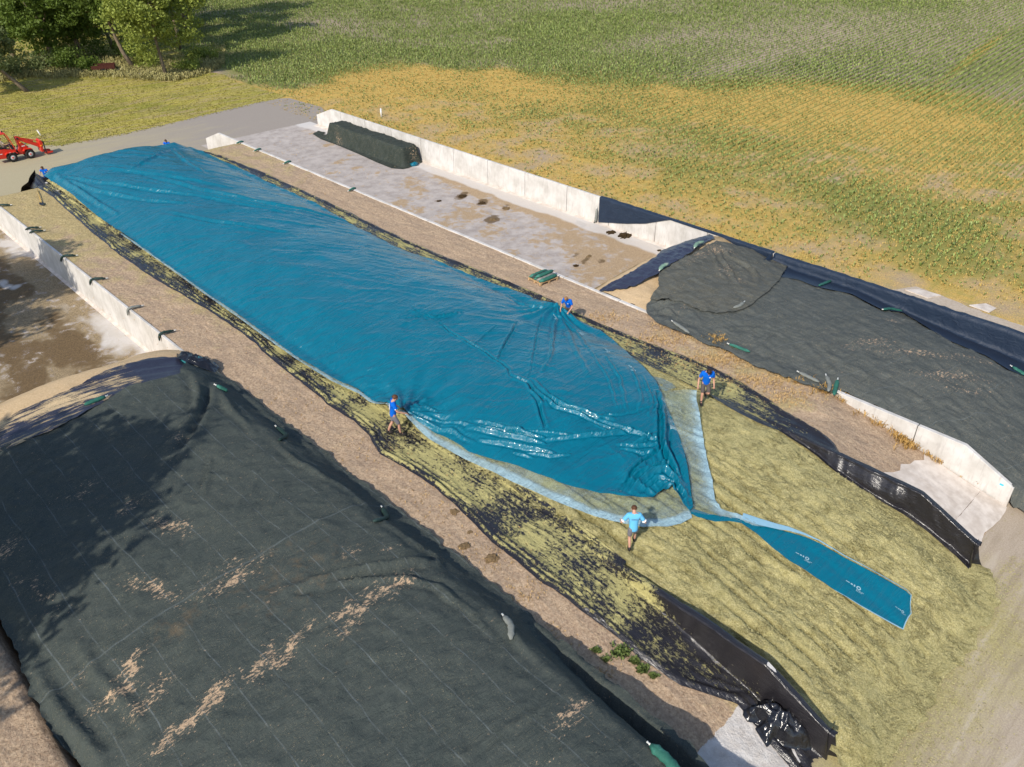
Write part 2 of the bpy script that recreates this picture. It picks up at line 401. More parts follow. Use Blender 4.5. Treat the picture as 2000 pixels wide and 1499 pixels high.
k = (inn < den) & ~((X < 50.5) & (Y < 17.5)) & ~((X < 49) & (Y > 96)) & ~((X < 47) & (Y > 80)); X, Y, G0, far, up = X[k], Y[k], G[0][k], far[k], G[4][k]
hh = (.16 + .16 * G0 + .10 * up) * RNG.uniform(.7, 1.25, X.shape) * (1 + .002 * far)
V, F = tufts(np.column_stack([X, Y, 0 * X]), hh, .035 + .025 * G0 + .0003 * far, 5, .12 + .10 * G0, 3)
m = NT('crop_leaf', .55, .35)
m.col(m.mix(m.ramp(m.noise(.9, 6, .8), [(.36, 0.0), (.64, 1.0)]), (.12, .175, .035), (.30, .35, .10))); MAT_CROP = m.m
tag(np_mesh('crop_plants', V, F, MAT_CROP, smooth=False), 'rows of green maize plants growing in the field behind the concrete wall', 'crop', kind='stuff')
print('crop', len(V))
X = RNG.uniform(43.6, 150, 260000); Y = RNG.uniform(-5, 120, 260000)
k = visible(X, Y, 20) & ~((X < 50.5) & (Y < 17.5)) & ~((X < 47.5) & (Y > 82)); X, Y = X[k], Y[k]; G = f_masks(X, Y)
k = (RNG.uniform(0, 1, X.shape) < np.clip(G[1] * .8 - .05, 0, 1) * np.clip(75 / np.hypot(X, Y), .1, 1)) ; X, Y = X[k], Y[k]
V, F = tufts(np.column_stack([X, Y, 0 * X]), RNG.uniform(.10, .24, X.shape), .035 + 0 * X, 4, .12 + 0 * X, 5)
m = NT('dry_grass', .8, .2)
m.col(m.mix(m.noise(2.5, 5, .8), (.42, .27, .06), (.58, .43, .15))); MAT_DRY = m.m
tag(np_mesh('dry_weeds', V, F, MAT_DRY, smooth=False), 'dead yellow weeds between the maize rows behind the concrete wall', 'weeds', kind='stuff')
print('weeds', len(V))

# meadow beyond the road
def H_mead(X, Y): return .004 + .05 * fbm(X * .5, Y * .5, 61) + .03 * fbm(X * 3, Y * 3, 62)
m = NT('meadow_grass', .9, .12)
mv = m.map((.35, 2.2, 1), R(-20)); st = m.noise(.55, 5, .65, vec=mv); fn = m.noise(9, 6, .75); pt = m.noise(.16, 5, .6)
c1 = m.ramp(fn, [(.34, (.20, .18, .03)), (.5, (.38, .33, .065)), (.66, (.54, .45, .15))])
c2 = m.ramp(fn, [(.36, (.12, .14, .022)), (.64, (.30, .29, .05))])
c3 = m.ramp(fn, [(.3, (.27, .20, .09)), (.75, (.47, .38, .20))])
cc = m.mix(m.ramp(pt, [(.46, 0.0), (.60, .8)]), c1, c2); cc = m.mix(m.ramp(st, [(.46, 0.0), (.62, .9)]), cc, c3)
m.col(cc); m.bump(fn, .7, .08); m.bump(st, .5, .08); MAT_MEAD = m.m
hm = [at(*p)[:2] for p in [(-260, 322), (0, 297), (60, 285), (110, 289), (160, 281), (235, 267), (330, 246), (430, 222), (500, 205), (540, 196), (558, 188), (520, 178), (470, 165), (440, 148), (400, 140), (300, 60), (200, 20), (-260, 20)]]
MEAD = hm
tag(sheet('meadow', hm, .5, H_mead, MAT_MEAD, jag=.35), kind='structure')

# road of worn asphalt with straw dust, far silo aprons
m = NT('worn_asphalt', .9, .2)
X_, Y_, _z = m.sep(); fn = m.noise(14, 6, .7); st = m.noise(.7, 5, .6, vec=m.map((.35, 1.6, 1), R(-8))); pt = m.noise(.12, 4)
gr = m.ramp(fn, [(.3, (.25, .215, .185)), (.7, (.34, .30, .26))])
tn = m.ramp(fn, [(.3, (.33, .285, .175)), (.7, (.43, .375, .25))])
fac = m.math('ADD', m.math('MULTIPLY_ADD', X_, -.035, 1.42), m.math('MULTIPLY_ADD', st, .8, -.4))
cc = m.mix(m.ramp(fac, [(.15, 0.0), (.75, 1.0)]), gr, tn); cc = m.mix(m.ramp(st, [(.62, 0.0), (.75, .35)]), cc, (.42, .37, .29))
m.col(cc); m.bump(fn, .3, .01); MAT_ROAD = m.m
rd = [at(*p)[:2] for p in [(-400, 340), (-260, 318), (0, 293), (60, 283), (110, 286), (160, 278), (235, 264), (330, 243), (430, 219), (500, 202), (545, 194), (566, 193), (628, 211)]] + [(45.2, 71), (43.4, 69.4), (43.4, 68), (-25, 68), (-30, 75)]
tag(sheet('road', rd, .6, lambda X, Y: .055 + 0 * X, MAT_ROAD, jag=.12), kind='structure')

# concrete floors of the clamps
def stain_attr(pts, H=None):
    W = [(at(px, py)[:2], r1, r2, a, s) for px, py, r1, r2, a, s in pts]
    def f(X, Y):
        r = 0 * X; wx = X + .5 * (fbm(X * 1.7, Y * 1.7, 91) - .5); wy = Y + .5 * (fbm(X * 1.7, Y * 1.7, 92) - .5)
        for (cx, cy), r1, r2, a, s in W:
            dx = wx - cx; dy = wy - cy; u = dx * math.cos(a) + dy * math.sin(a); v = -dx * math.sin(a) + dy * math.cos(a)
            r = np.maximum(r, s * np.exp(-(u / r1) ** 2 - (v / r2) ** 2))
        return r
    return f
def floor_mat(name, warm=0.0, bc=((.22, .145, .075), (.50, .36, .21))):
    m = NT(name, .85, .25)
    fn = m.noise(16, 6, .7); big = m.noise(.35, 5, .6, vec=m.map((1.6, .6, 1))); bl = m.noise(1.7, 6, .62, dist=.4)
    con = m.ramp(m.noise(1.1, 7, .7), [(.36, (.29 + warm, .25, .225)), (.62, (.45 + warm, .40, .365))])
    con = m.mix(m.ramp(fn, [(.45, 0.0), (.62, .4)]), con, (.56, .51, .47))
    brn = m.ramp(fn, [(.38, bc[0]), (.6, bc[1])]); drk = m.ramp(fn, [(.3, (.07, .045, .022)), (.75, (.20, .13, .06))])
    e = m.math('ADD', m.attr('s'), m.math('MULTIPLY_ADD', bl, 2.2, -1.1)); e = m.math('ADD', e, m.math('MULTIPLY_ADD', fn, 1.2, -.6))
    cc = m.mix(m.ramp(e, [(.25, 0.0), (.5, .9)]), con, brn)
    e2 = m.math('ADD', m.attr('k'), m.math('MULTIPLY_ADD', fn, .9, -.45)); e2 = m.math('ADD', e2, m.math('MULTIPLY_ADD', bl, .8, -.4))
    cc = m.mix(m.ramp(e2, [(.42, 0.0), (.6, .9)]), cc, drk)
    cc = m.mix(m.ramp(m.attr('w'), [(.3, 0.0), (.7, .75)]), cc, (.60, .57, .54))
    m.col(cc); m.bump(fn, .3, .01); m.bump(m.math('ADD', m.math('MULTIPLY', e, .5), e2), .3, .03); return m.m
stA = stain_attr([(680, 310, .1, .1, 0, 0)] + [(850, 330, 2.2, .9, 1.2, .8), (875, 350, 2.6, 1.0, 1.3, .9), (930, 375, 2.5, 1.1, 1.3, .9), (990, 385, 3.2, 1.3, 1.3, 1.), (1040, 405, 3.4, 1.2, 1.3, 1.), (1085, 430, 3.2, 1.2, 1.3, .95), (1000, 405, 1.5, 1.5, 0, .7), (915, 420, 2, 1.6, .5, .6),
     (1120, 470, 2.5, 1.4, 1., .7), (1150, 500, 2.4, 1.6, .8, .7), (1200, 470, 3.4, 1.6, 1.2, .8), (1240, 490, 3, 2.5, 1.2, .7), (1180, 530, 2.5, 1.8, 0, .6), (1060, 470, 1.6, 1, .5, .45), (820, 375, 1.6, .8, .7, .6), (800, 360, 1.4, .8, .7, .6), (780, 400, 1.4, .7, .7, .5), (870, 440, 1.4, .7, .7, .5), (640, 285, .9, .6, 0, .8), (610, 262, .9, .35, 0, .7), (595, 258, .7, .3, 0, .6),
     (660, 320, .8, .5, 0, .7), (700, 330, .9, .5, 0, .7), (650, 340, .7, .4, 0, .6), (740, 340, .9, .4, 0, .6), (690, 305, .8, .4, 0, .6), (960, 455, 1.4, .9, .5, .5), (810, 415, 1.2, .6, .5, .5), (1000, 500, .9, .5, .5, .5)])
dkA = stain_attr([(900, 387, .9, .45, .5, 1.), (855, 395, .7, .4, .3, .6), (942, 398, .9, .35, .6, 1.), (963, 431, .9, .5, .4, 1.2), (988, 409, .9, .4, .6, .8), (905, 383, .7, .3, .5, 1.), (1125, 500, .8, .3, .2, .8), (1143, 512, .7, .3, .2, .9), (1175, 513, .4, .3, 0, .9), (1190, 435, .8, .4, 0, .9), (1135, 440, 1, .3, 1.2, .9), (1090, 425, .5, .3, 0, .7), (1200, 450, 2.6, .35, 1.5, 1.1), (1270, 478, 2.6, .3, 1.5, 1.), (1160, 432, 2, .22, 1.5, .7)])
whA = lambda X, Y: sm(1.9, 1.1, W1 - X + .7 * (fbm(Y * .6, X * .6, 71) - .5)) * sm(23, 27, Y) * .9
MAT_FLOOR = floor_mat('concrete_floor')
f = hfield('floor_right', W2 + .05, W1 + .1, 19, 72.6, .3, lambda X, Y: .075 + .03 * sm(67, 62, Y) + .02 * fbm(X * .3, Y * .3, 7), MAT_FLOOR, {'s': lambda X, Y: stA(X, Y) - .05 + .10 * sm(64, 40, Y) + .20 * sm(33, 28, Y), 'k': dkA, 'w': whA})
stC = lambda X, Y: .62 + .9 * (fbm(X * .35, Y * .18, 95) - .5) - .35 * sm(.5, .1, W3A - X + .9 * (fbm(Y * .5, X * .4, 72) - .5))
dkC = lambda X, Y: np.clip(.50 + 1.6 * (fbm(X * .6, Y * .3, 98) - .5), 0, 1) * sm(.8, 2.2, W3A - X)
whC = lambda X, Y: .7 * sm(.55, .75, fbm(X * .5, Y * .25, 173)) * sm(2.5, .5, W3A - X) + .7 * sm(.62, .72, fbm(X * .33, Y * .33, 74))
hfield('floor_left', .9, W3A + .1, 33, 72.6, .3, lambda X, Y: .075 + .02 * fbm(X * .3, Y * .3, 9), floor_mat('concrete_floor_dirty', .0, ((.13, .095, .045), (.36, .265, .14))), {'s': stC, 'k': dkC, 'w': whC})

# yard in front: tan ground dusted with chopped grass
m = NT('yard_ground', .92, .12)
fn = m.noise(18, 6, .75); pt = m.noise(.5, 6, .6)
tn = m.ramp(fn, [(.36, (.33, .265, .195)), (.64, (.47, .39, .305))]); gn = m.ramp(fn, [(.38, (.27, .235, .09)), (.62, (.47, .41, .19))])
e = m.math('ADD', m.attr('dust'), m.math('MULTIPLY_ADD', pt, .9, -.45)); e = m.math('ADD', e, m.math('MULTIPLY_ADD', fn, 1.1, -.55))
trk = m.noise(1.0, 6, .65, vec=m.map((.22, 2.4, 1), R(58)), dist=.3); spk = m.noise(3.2, 7, .75)
cc = m.mix(m.ramp(e, [(.3, 0.0), (.75, .9)]), tn, gn); cc = m.mix(m.ramp(trk, [(.50, 0.0), (.62, .45)]), cc, (.25, .20, .135)); cc = m.mix(m.ramp(spk, [(.58, 0.0), (.68, .5)]), cc, (.30, .26, .11)); cc = m.mix(m.ramp(trk, [(.34, .4), (.44, 0.0)]), cc, (.52, .45, .37))
m.col(cc); m.bump(fn, .5, .02); m.bump(trk, .4, .05); MAT_YARD = m.m
dust = lambda X, Y: sm(-3, 3.2, Y) * sm(30, 25, X) * sm(12, 17, X) * .55 + .12
hfield('yard', -30, 70, -45, 4.6, .5, lambda X, Y: .05 + .01 * fbm(X, Y, 3), MAT_YARD, {'dust': dust})

# track behind the right wall
m = NT('track_sand', .92, .15)
m.col(m.ramp(m.noise(6, 6, .7), [(.3, (.36, .29, .22)), (.7, (.50, .43, .35))])); m.bump(m.noise(20, 4), .4, .02)
tr = [(43.4, 17.0), (45.7, 16.9)] + [at(*p)[:2] for p in [(1790, 562), (1850, 582), (1920, 612), (2010, 640), (2100, 668)]] + [(50, -30), (43.4, -30)]
tag(sheet('track', tr, .4, lambda X, Y: .05 + 0 * X, m.m, jag=.25), kind='structure')
bmw = NT('pale_concrete', .85, .3); n = bmw.noise(2.2, 6, .6)
bmw.col(bmw.mix(bmw.math('MULTIPLY', bmw.noise(15, 5, .7), .35), bmw.ramp(n, [(.36, (.50, .44, .385)), (.62, (.68, .62, .56))]), (.40, .31, .23))); bmw.bump(bmw.noise(25, 4), .25, .006); MAT_PALE = bmw.m
for pts, lab in (([(1768, 567), (1795, 566), (1838, 578), (1812, 583)], 'flat pale concrete slab on the track by the field corner'), ([(1893, 597), (1925, 594), (1946, 603), (1932, 611), (1915, 605)], 'flat pale concrete slab lying between field and track')):
    P = [at(*p, .06)[:2] for p in pts]; bm = bmesh.new()
    a = [bm.verts.new((x, y, .04)) for x, y in P]; b = [bm.verts.new((x, y, .10)) for x, y in P]
    bm.faces.new(a); bm.faces.new(b[::-1])
    for i in range(len(P)): bm.faces.new((a[i], a[(i+1) % len(P)], b[(i+1) % len(P)], b[i]))
    bmesh.ops.recalc_face_normals(bm, faces=bm.faces[:])
    tag(bm_obj('concrete_slab', bm, MAT_PALE), lab, 'slab', 'concrete slabs beside the track')

# ------------------------------------------------------------------ earth banks between the walls
m = NT('bank_soil', .95, .1)
fn = m.noise(11, 7, .75); pt = m.noise(.9, 6, .62); st = m.noise(1.6, 5, .6, vec=m.map((2.2, .35, 1)))
tn = m.ramp(fn, [(.32, (.24, .16, .10)), (.5, (.45, .325, .215)), (.68, (.62, .47, .32))])
yl = m.ramp(fn, [(.36, (.27, .20, .08)), (.64, (.56, .46, .23))]); pk = m.ramp(fn, [(.32, (.24, .165, .11)), (.68, (.46, .345, .245))])
e = m.math('ADD', m.attr('yel'), m.math('MULTIPLY_ADD', pt, 1.4, -.7)); e = m.math('ADD', e, m.math('MULTIPLY_ADD', fn, .7, -.35))
cc = m.mix(m.ramp(st, [(.42, 0.0), (.6, .8)]), tn, pk); cc = m.mix(m.ramp(e, [(.3, 0.0), (.62, .85)]), cc, yl)
cn = m.ramp(m.noise(3, 6, .6), [(.3, (.48, .44, .40)), (.7, (.66, .63, .60))])
e2 = m.math('ADD', m.attr('conc'), m.math('MULTIPLY_ADD', m.noise(2.2, 7, .7), .9, -.45))
cc = m.mix(m.ramp(e2, [(.47, 0.0), (.53, 1.0)]), cc, cn)
m.col(cc); m.bump(fn, .8, .06); m.bump(pt, .7, .25); MAT_BANK = m.m
# the bare concrete at the near end of the left bank shows where the soil is washed off
P3 = [at(*p, .3)[:2] for p in [(1378, 1405), (1440, 1378), (1540, 1440), (1640, 1480), (1640, 1600), (1300, 1600), (1330, 1499), (1352, 1440)]]
def conc3(X, Y):
    px, py = px2(X, Y, Hbank(X, Y)); d = (px - 1345) * .86 + (py - 1420) * .5
    return sm(-45, 45, d) * sm(6.6, 5.9, Y) * (py > 1350)
hfield('bank_middle', W3A + .125, W3B + .05, 3.2, 70.5, .12, lambda X, Y: Hbank(X, Y) + .012, MAT_BANK, {'yel': lambda X, Y: sm(35, 60, Y) * .55 + .25 * sm(14.2, 15.5, X) + .12, 'conc': conc3})
hfield('bank_right', W2B + .12, W2 + .05, 3.2, 70.5, .12, lambda X, Y: Hbank(X, Y) + .012, MAT_BANK, {'yel': lambda X, Y: sm(45, 62, Y) * .4 + .35 * sm(24, 17, Y) * sm(10, 13, Y) + .05, 'conc': lambda X, Y: 0 * X})
hfield('bank_left', -6, 1.05, -8, 70, .25, lambda X, Y: 2.0 * (1 - sm(64, 70, Y)) * sm(1.05, .55, X) ** .5 + .12 * fbm(X, Y, 33), MAT_BANK, {'yel': lambda X, Y: .1 + 0 * X, 'conc': lambda X, Y: .25 * (fbm(X * 2, Y * 2, 8) > .6)})
# cast slabs at the near end of the right bank
bm = bmesh.new()
def slab(bm, x0, x1, y0, y1, jag=0):
    nn = 8; top = []
    xs = np.linspace(x0, x1, nn)
    a = [bm.verts.new((x, y0, float(Hbank(x, y0)) + .06)) for x in xs]
    b = [bm.verts.new((x, y1 + jag * (float(vn(x * 3, 1.0, 6)) - .5), float(Hbank(x, y1 + jag * (float(vn(x * 3, 1.0, 6)) - .5))) + .05)) for x in xs]
    c = [bm.verts.new(q.co - Vector((0, 0, .15))) for q in a]; d = [bm.verts.new(q.co - Vector((0, 0, .15))) for q in b]
    for i in range(nn - 1):
        bm.faces.new((a[i], a[i+1], b[i+1], b[i])); bm.faces.new((c[i], a[i+1 - 1], a[i+1], c[i+1])[::-1]); bm.faces.new((d[i], d[i+1], b[i+1], b[i])[::-1])
    bm.faces.new((a[0], b[0], d[0], c[0])[::-1]); bm.faces.new((a[-1], c[-1], d[-1], b[-1])[::-1])
slab(bm, 27.72, 28.55, 4.62, 7.35, .5); slab(bm, 28.57, 31.55, 5.02, 7.6, .9)
for bmx in (bm,): bmesh.ops.recalc_face_normals(bmx, faces=bmx.faces[:])
sl = bm_obj('ramp_slab', bm, MAT_PALE); tag(sl, 'pale concrete slabs paving the near end of the right hand soil bank', 'paving')
ap = [(27.62, 3.6), (27.75, 4.6), (28.57, 4.6), (28.6, 5.0), (31.55, 5.0)] + [hit(a_, b_, Hbank)[:2] for a_, b_ in [(1966, 994), (1958, 1010), (1940, 1030), (1921, 1044), (1915, 1064), (1903, 1084)]]
tag(sheet('apron', ap, .12, lambda X, Y: np.maximum(Hbank(X, Y), 0) + .085, MAT_PALE, jag=.03), 'pale concrete apron in front of the right hand soil bank', 'paving')

# ------------------------------------------------------------------ walls, cast panel by panel
m = NT('cast_concrete', .8, .35)
fn = m.noise(22, 5, .65); pt = m.noise(1.1, 6, .6); X_, Y_, Z_ = m.sep()
stv = m.noise(3.2, 5, .7, vec=m.map((1, 2.2, .35)))
cc = m.ramp(pt, [(.36, (.46, .435, .40)), (.62, (.60, .575, .545))])
cc = m.mix(m.ramp(stv, [(.52, 0.0), (.68, .5)]), cc, (.34, .31, .285))
lowf = m.math('ADD', m.math('MULTIPLY_ADD', Z_, -1.3, .75), m.math('MULTIPLY_ADD', stv, 1.2, -.6))
cc = m.mix(m.ramp(lowf, [(.25, 0.0), (.9, .5)]), cc, (.46, .36, .27))
topf = m.math('ADD', m.math('MULTIPLY_ADD', Z_, 3.0, -5.9), m.math('MULTIPLY_ADD', m.noise(5, 6, .8), 2.2, -1.1))
cc = m.mix(m.ramp(topf, [(.45, 0.0), (.8, .5)]), cc, (.24, .22, .20))
m.col(m.mix(m.math('MULTIPLY', fn, .12), cc, (.7, .68, .65))); m.bump(fn, .25, .004); MAT_WALL = m.m
def wall(name, x, th, joints, y0, y1, label, foot=0, ends=(True, True), group='concrete side walls of the silage clamps', fw=.42):
    """x: inner face; panels between the joints; sloping end panels; foot: side of the footing strip"""
    root = empty(name, (x, y0, 0), 0, label, 'wall', group)
    js = [y0] + [j for j in joints if y0 + .8 < j < y1 - .8] + [y1]
    g = .020
    for a, b in zip(js, js[1:]):
        prof = [(a + g, -.05), (b - g, -.05)]
        if b == y1 and ends[1]: prof += [(b - g, 1.05), (b - 2.6, WTOP)]
        else: prof += [(b - g, WTOP)]
        if a == y0 and ends[0]: prof += [(a + 2.15, WTOP), (a + g, 1.05)]
        else: prof += [(a + g, WTOP)]
        bm = bmesh.new(); prism(bm, prof, 'x', x, x + th)
        bmesh.ops.bevel(bm, geom=bm.edges[:], offset=.012, segments=1, affect='EDGES')
        o = bm_obj('panel', bm, MAT_WALL, root); o.matrix_parent_inverse = Matrix.Translation((-x, -y0, 0))
    if foot:
        bm = bmesh.new(); X0, X1 = (x - fw, x - .002) if foot < 0 else (x + th + .002, x + th + fw)
        if foot < 0: prism(bm, [(X0, -.02), (X1, -.02), (X1, .17), (X0, .10)], 'y', y0 + .05, y1 - .05)
        else: prism(bm, [(X0, -.02), (X1, -.02), (X1, .10), (X0, .17)], 'y', y0 + .05, y1 - .05)
        o = bm_obj('footing', bm, MAT_PALE, root); o.matrix_parent_inverse = Matrix.Translation((-x, -y0, 0))
    return root
J1 = [at(px, py, 2.0)[1] for px, py in [(657, 222), (707, 237), (763, 253), (820, 272), (883, 293), (950, 315), (1023, 339), (1105, 366)]]
j0 = J1[-1]; J1 = J1 + [j0 - 4.02 * k for k in range(1, 12)]
wall('retaining_wall', W1, .2, sorted(J1), 2.0, 71.1, 'long white concrete wall along the edge of the maize field', -1, (False, True))
J2 = [8.05 + 4.02 * k for k in range(16)]
wall('retaining_wall', W2, .2, J2, 3.97, 71.2, 'concrete wall between empty right hand clamp and soil bank, near end bare and sloping', 1)
wall('retaining_wall', W2B, .16, J2, 3.9, 70.9, 'concrete wall under black plastic film on the right side of the fresh silage')
wall('retaining_wall', W3B, .16, J2, 3.9, 68.4, 'concrete wall under black plastic film on the left side of the fresh silage')
J3 = [50.9 + 3.98 * k for k in range(-12, 5)]
wall('retaining_wall', W3A, .13, J3, 3.97, 71.2, 'concrete wall facing the left hand clamp with dark sandbags hung over its top', -1, fw=.16)
# small cyan sticker at the near end of wall 2
bm = bmesh.new(); box(bm, W2 - .004 + .0, W2 - .001, 4.35, 4.5, .95, 1.03)
tag(bm_obj('sticker', bm, plain('cyan_sticker', (.05, .5, .75)), [o for o in bpy.data.objects if o.name.startswith('retaining_wall') and 'bare and sloping' in o.get('label', '')][0]), 'small cyan sticker')
bpy.data.objects['sticker'].matrix_parent_inverse = Matrix.Translation((-W2, -3.97, 0))

# ------------------------------------------------------------------ silage heap (fresh chopped grass)
m = NT('chopped_grass', .92, .12)
fn = m.noise(24, 6, .8); md = m.noise(2.6, 6, .7); bg_ = m.noise(.5, 4)
cc = m.ramp(fn, [(.34, (.20, .16, .06)), (.44, (.52, .45, .19)), (.55, (.72, .64, .32)), (.68, (.92, .84, .53))])
cc = m.mix(m.ramp(md, [(.50, 0.0), (.66, .5)]), cc, (.27, .235, .07)); cc = m.mix(m.ramp(bg_, [(.4, 0.0), (.65, .3)]), cc, (.52, .47, .22))
def rdg(s_, n): return m.math('SUBTRACT', 1.0, m.math('ABSOLUTE', m.math('MULTIPLY_ADD', n, 2.0, -1.0)))
ck = m.math('POWER', rdg(m, m.noise(1.5, 6, .62, vec=m.map((1.25, .8, 1), R(10)), dist=.25)), 9.0); ck2 = m.math('POWER', rdg(m, m.noise(4.0, 4, .6, dist=.6)), 8.0)
ck = m.math('MULTIPLY', ck, m.ramp(m.noise(1.1, 3), [(.42, .1), (.58, 1.0)]))
cc = m.mix(m.math('MULTIPLY', ck, .5), cc, (.13, .11, .035)); cc = m.mix(m.math('MULTIPLY', ck2, .28), cc, (.18, .15, .05))
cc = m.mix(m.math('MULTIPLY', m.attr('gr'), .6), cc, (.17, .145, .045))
m.col(cc); m.bump(fn, 1.0, .09); m.bump(md, .6, .15); m.bump(m.math('MULTIPLY', ck, -1.0), .8, .10); MAT_SIL = m.m
def sil_poly():
    out = [(W3B + .17, 60), (W3B + .17, 4.2)]
    xs = np.linspace(W3B - .1, W2B + .25, 60)
    for x in xs: out.append((x, 2.35 + .55 * (float(fbm(x * .55, 3.3, 51)) - .5) * 2 + (.9 * max(0, (x - 25.4) / 2.2)) ))
    out += [(W2B, 4.2), (W2B, 60)]
    return out
near = [p for p in sil_poly()]
near = [(W3B + .17, 30), (W3B + .17, 4.0)] + near[2:-2] + [(W2B, 4.0), (W2B, 30)]
def HBo(X, Y):
    z = HB(X, Y); fringe = .06 + .05 * fbm(X * 6, Y * 6, 14)
    return np.maximum(z, fringe * sm(1.6, 2.8, Y) + .045)
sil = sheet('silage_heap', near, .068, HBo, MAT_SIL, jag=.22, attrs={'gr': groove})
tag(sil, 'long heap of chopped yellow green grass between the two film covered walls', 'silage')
far_ = hfield('silage_under_sheet', W3B + .17, W2B, 29.9, 70.3, .3, lambda X, Y: HBs(X, Y) - .02, MAT_SIL, kind=None)
far_.parent = sil; far_.name = 'covered_part'

# ------------------------------------------------------------------ films
def film_mat(name, col, rough, cover=None, spec=.5, bumpd=.07, wr=9.0, cs=7.5, csc=(1.5, .9, 1), csr=-8):
    m = NT(name, rough, spec)
    fn = m.noise(24, 6, .75); cv = m.math('ADD', m.math('MULTIPLY', m.noise(cs, 8, .74, vec=m.map(csc, R(csr)), dist=.4), .6), m.math('MULTIPLY', m.noise(3.0, 6, .68, vec=m.map((2.6, .30, 1) if csr < 0 else (.3, 2.6, 1), R(csr))), .4)); w1 = m.noise(wr, 5, .6, vec=m.map((1.6, .3, 1), R(8)), dist=.6)
    base = m.mix(m.noise(1.7, 4), col, tuple(c * 1.7 for c in col))
    if cover:
        e = m.math('ADD', m.math('ADD', m.attr('cov'), m.math('MULTIPLY_ADD', m.noise(.7, 3), 1.5, -.76)), m.math('MULTIPLY_ADD', cv, 4.2, -2.1)); e = m.math('ADD', e, m.math('MULTIPLY_ADD', fn, .7, -.35))
        f = m.ramp(e, [(.36, 0.0), (.46, .45), (.62, 1.0)])
        c2 = m.ramp(fn, [(.25, tuple(c * .45 for c in cover)), (.5, tuple(c * .85 for c in cover)), (.8, tuple(min(1, c * 1.35) for c in cover))])
        m.col(m.mix(f, base, c2)); m.rough(m.math('MULTIPLY_ADD', f, .92 - rough, rough))
        m.set(m.b.inputs['Specular IOR Level'], m.math('MULTIPLY_ADD', f, .1 - spec, spec))
        m.bump(m.math('MULTIPLY', f, m.math('MULTIPLY_ADD', fn, .8, .4)), .7, .05)
        m.bump(w1, .45, bumpd)
    else:
        m.col(base); m.bump(w1, .5, bumpd); m.bump(m.noise(30, 3), .15, .006)
    return m.m
MAT_BLACK = film_mat('black_film', (.013, .012, .014), .22, (.48, .43, .185), .6)
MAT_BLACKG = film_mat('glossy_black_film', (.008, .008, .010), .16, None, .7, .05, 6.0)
MAT_NAVYC = film_mat('navy_film_sandy', (.020, .021, .036), .34, (.66, .50, .30), .5, cs=2.4, csc=(.35, 3.0, 1), csr=9)
MAT_NAVYP = film_mat('purple_navy_film', (.022, .024, .042), .30, None, .6, .09, 7)
m = NT('navy_woven_cover', .55, .3)
X_, Y_, Z_ = m.sep()
m.col(m.mix(m.noise(1.2, 5, .6), (.008, .017, .038), (.022, .036, .062))); m.bump(m.noise(60, 2), .2, .004); m.bump(m.noise(2.2, 5, .6, vec=m.map((1, .8, 1.2)), dist=.8), .6, .10); MAT_NAVY = m.m

TAB_L = [(75, 368, 0), (104, 386, 0), (130, 410, 0), (180, 455, 0), (236, 500, 0), (300, 545, 0), (350, 573, 0), (400, 603, 0), (470, 650, 0), (560, 725, 0), (640, 790, 0), (690, 822, 0), (722, 852, 0), (742, 888, 0), (790, 915, 0), (850, 955, 0), (905, 1003, 0), (960, 1060, 0), (1060, 1140, 0), (1180, 1228, 0), (1250, 1285, 0), (1330, 1340, 0), (1440, 1374, 0)]
def tab(T, H):
    P = [hit(a, b, H) for a, b, _ in T]; P.sort(key=lambda p: p[1]); return np.array([p[1] for p in P]), np.array([p[0] for p in P])
tyL, txL = tab(TAB_L, lambda X, Y: Hbank(X, Y) + .02)
tyL = np.concatenate([[3.7], tyL]); txL = np.concatenate([[15.2], txL])
TAB_LI = [(870, 905, 0), (905, 915, 0), (960, 962, 0), (1010, 992, 0), (1080, 1030, 0), (1160, 1082, 0), (1230, 1125, 0)]
def loft(name, Ys, prof, ncol, mat, attrs, disp, parent=None):
    """prof(Y) -> list of (x, z) across; resampled to ncol columns"""
    V = []; Sx = []
    for Y in Ys:
        P = np.array(prof(Y)); L = np.concatenate([[0], np.cumsum(np.hypot(*(P[1:] - P[:-1]).T))])
        s = np.linspace(0, L[-1], ncol); V.append(np.stack([np.interp(s, L, P[:, 0]), np.full(ncol, Y), np.interp(s, L, P[:, 1])], -1)); Sx.append(np.stack([s, L[-1] - s], -1))
    V = np.array(V); Sx = np.array(Sx); V = disp(V, Sx)
    fl = V.reshape(-1, 3); At = {k: f(V, Sx).ravel() for k, f in attrs.items()}
    return np_mesh(name, fl, grid(ncol, len(Ys)), mat, parent, True, At)
def prof_L(Y):
    xo = float(np.interp(Y, tyL, txL)) + .12 * (float(fbm(Y * .8, 1.0, 15)) - .5); wt = float(wtop(Y)) if Y > 3.95 else 1.05
    hb = float(Hbank(xo, Y)) + .04; h1 = float(Hbank(W3B - .1, Y)) + .05; hs = float(HBs(W3B + .3, Y)) + .09
    w = max(wt + .03, min(h1, hs)) if Y < 63 else max(min(wt, 2.0) * float(1 - sm(65, 70, Y)) + .03, h1)
    P = [(xo, hb), (W3B - .55, float(Hbank(W3B - .55, Y)) + .05), (W3B - .09, h1), (W3B - .04, w), (W3B + .2, w)]
    if Y > 11.6:
        xi = float(np.interp(Y, [11.6, 14, 19, 22, 26], [16.75, 16.8, 16.9, 17.0, 17.3])); P += [(xi, float(HBs(xi, Y)) + .06)]
    else: P += [(W3B + .215, w - .10), (W3B + .22, w - .16)]
    return P
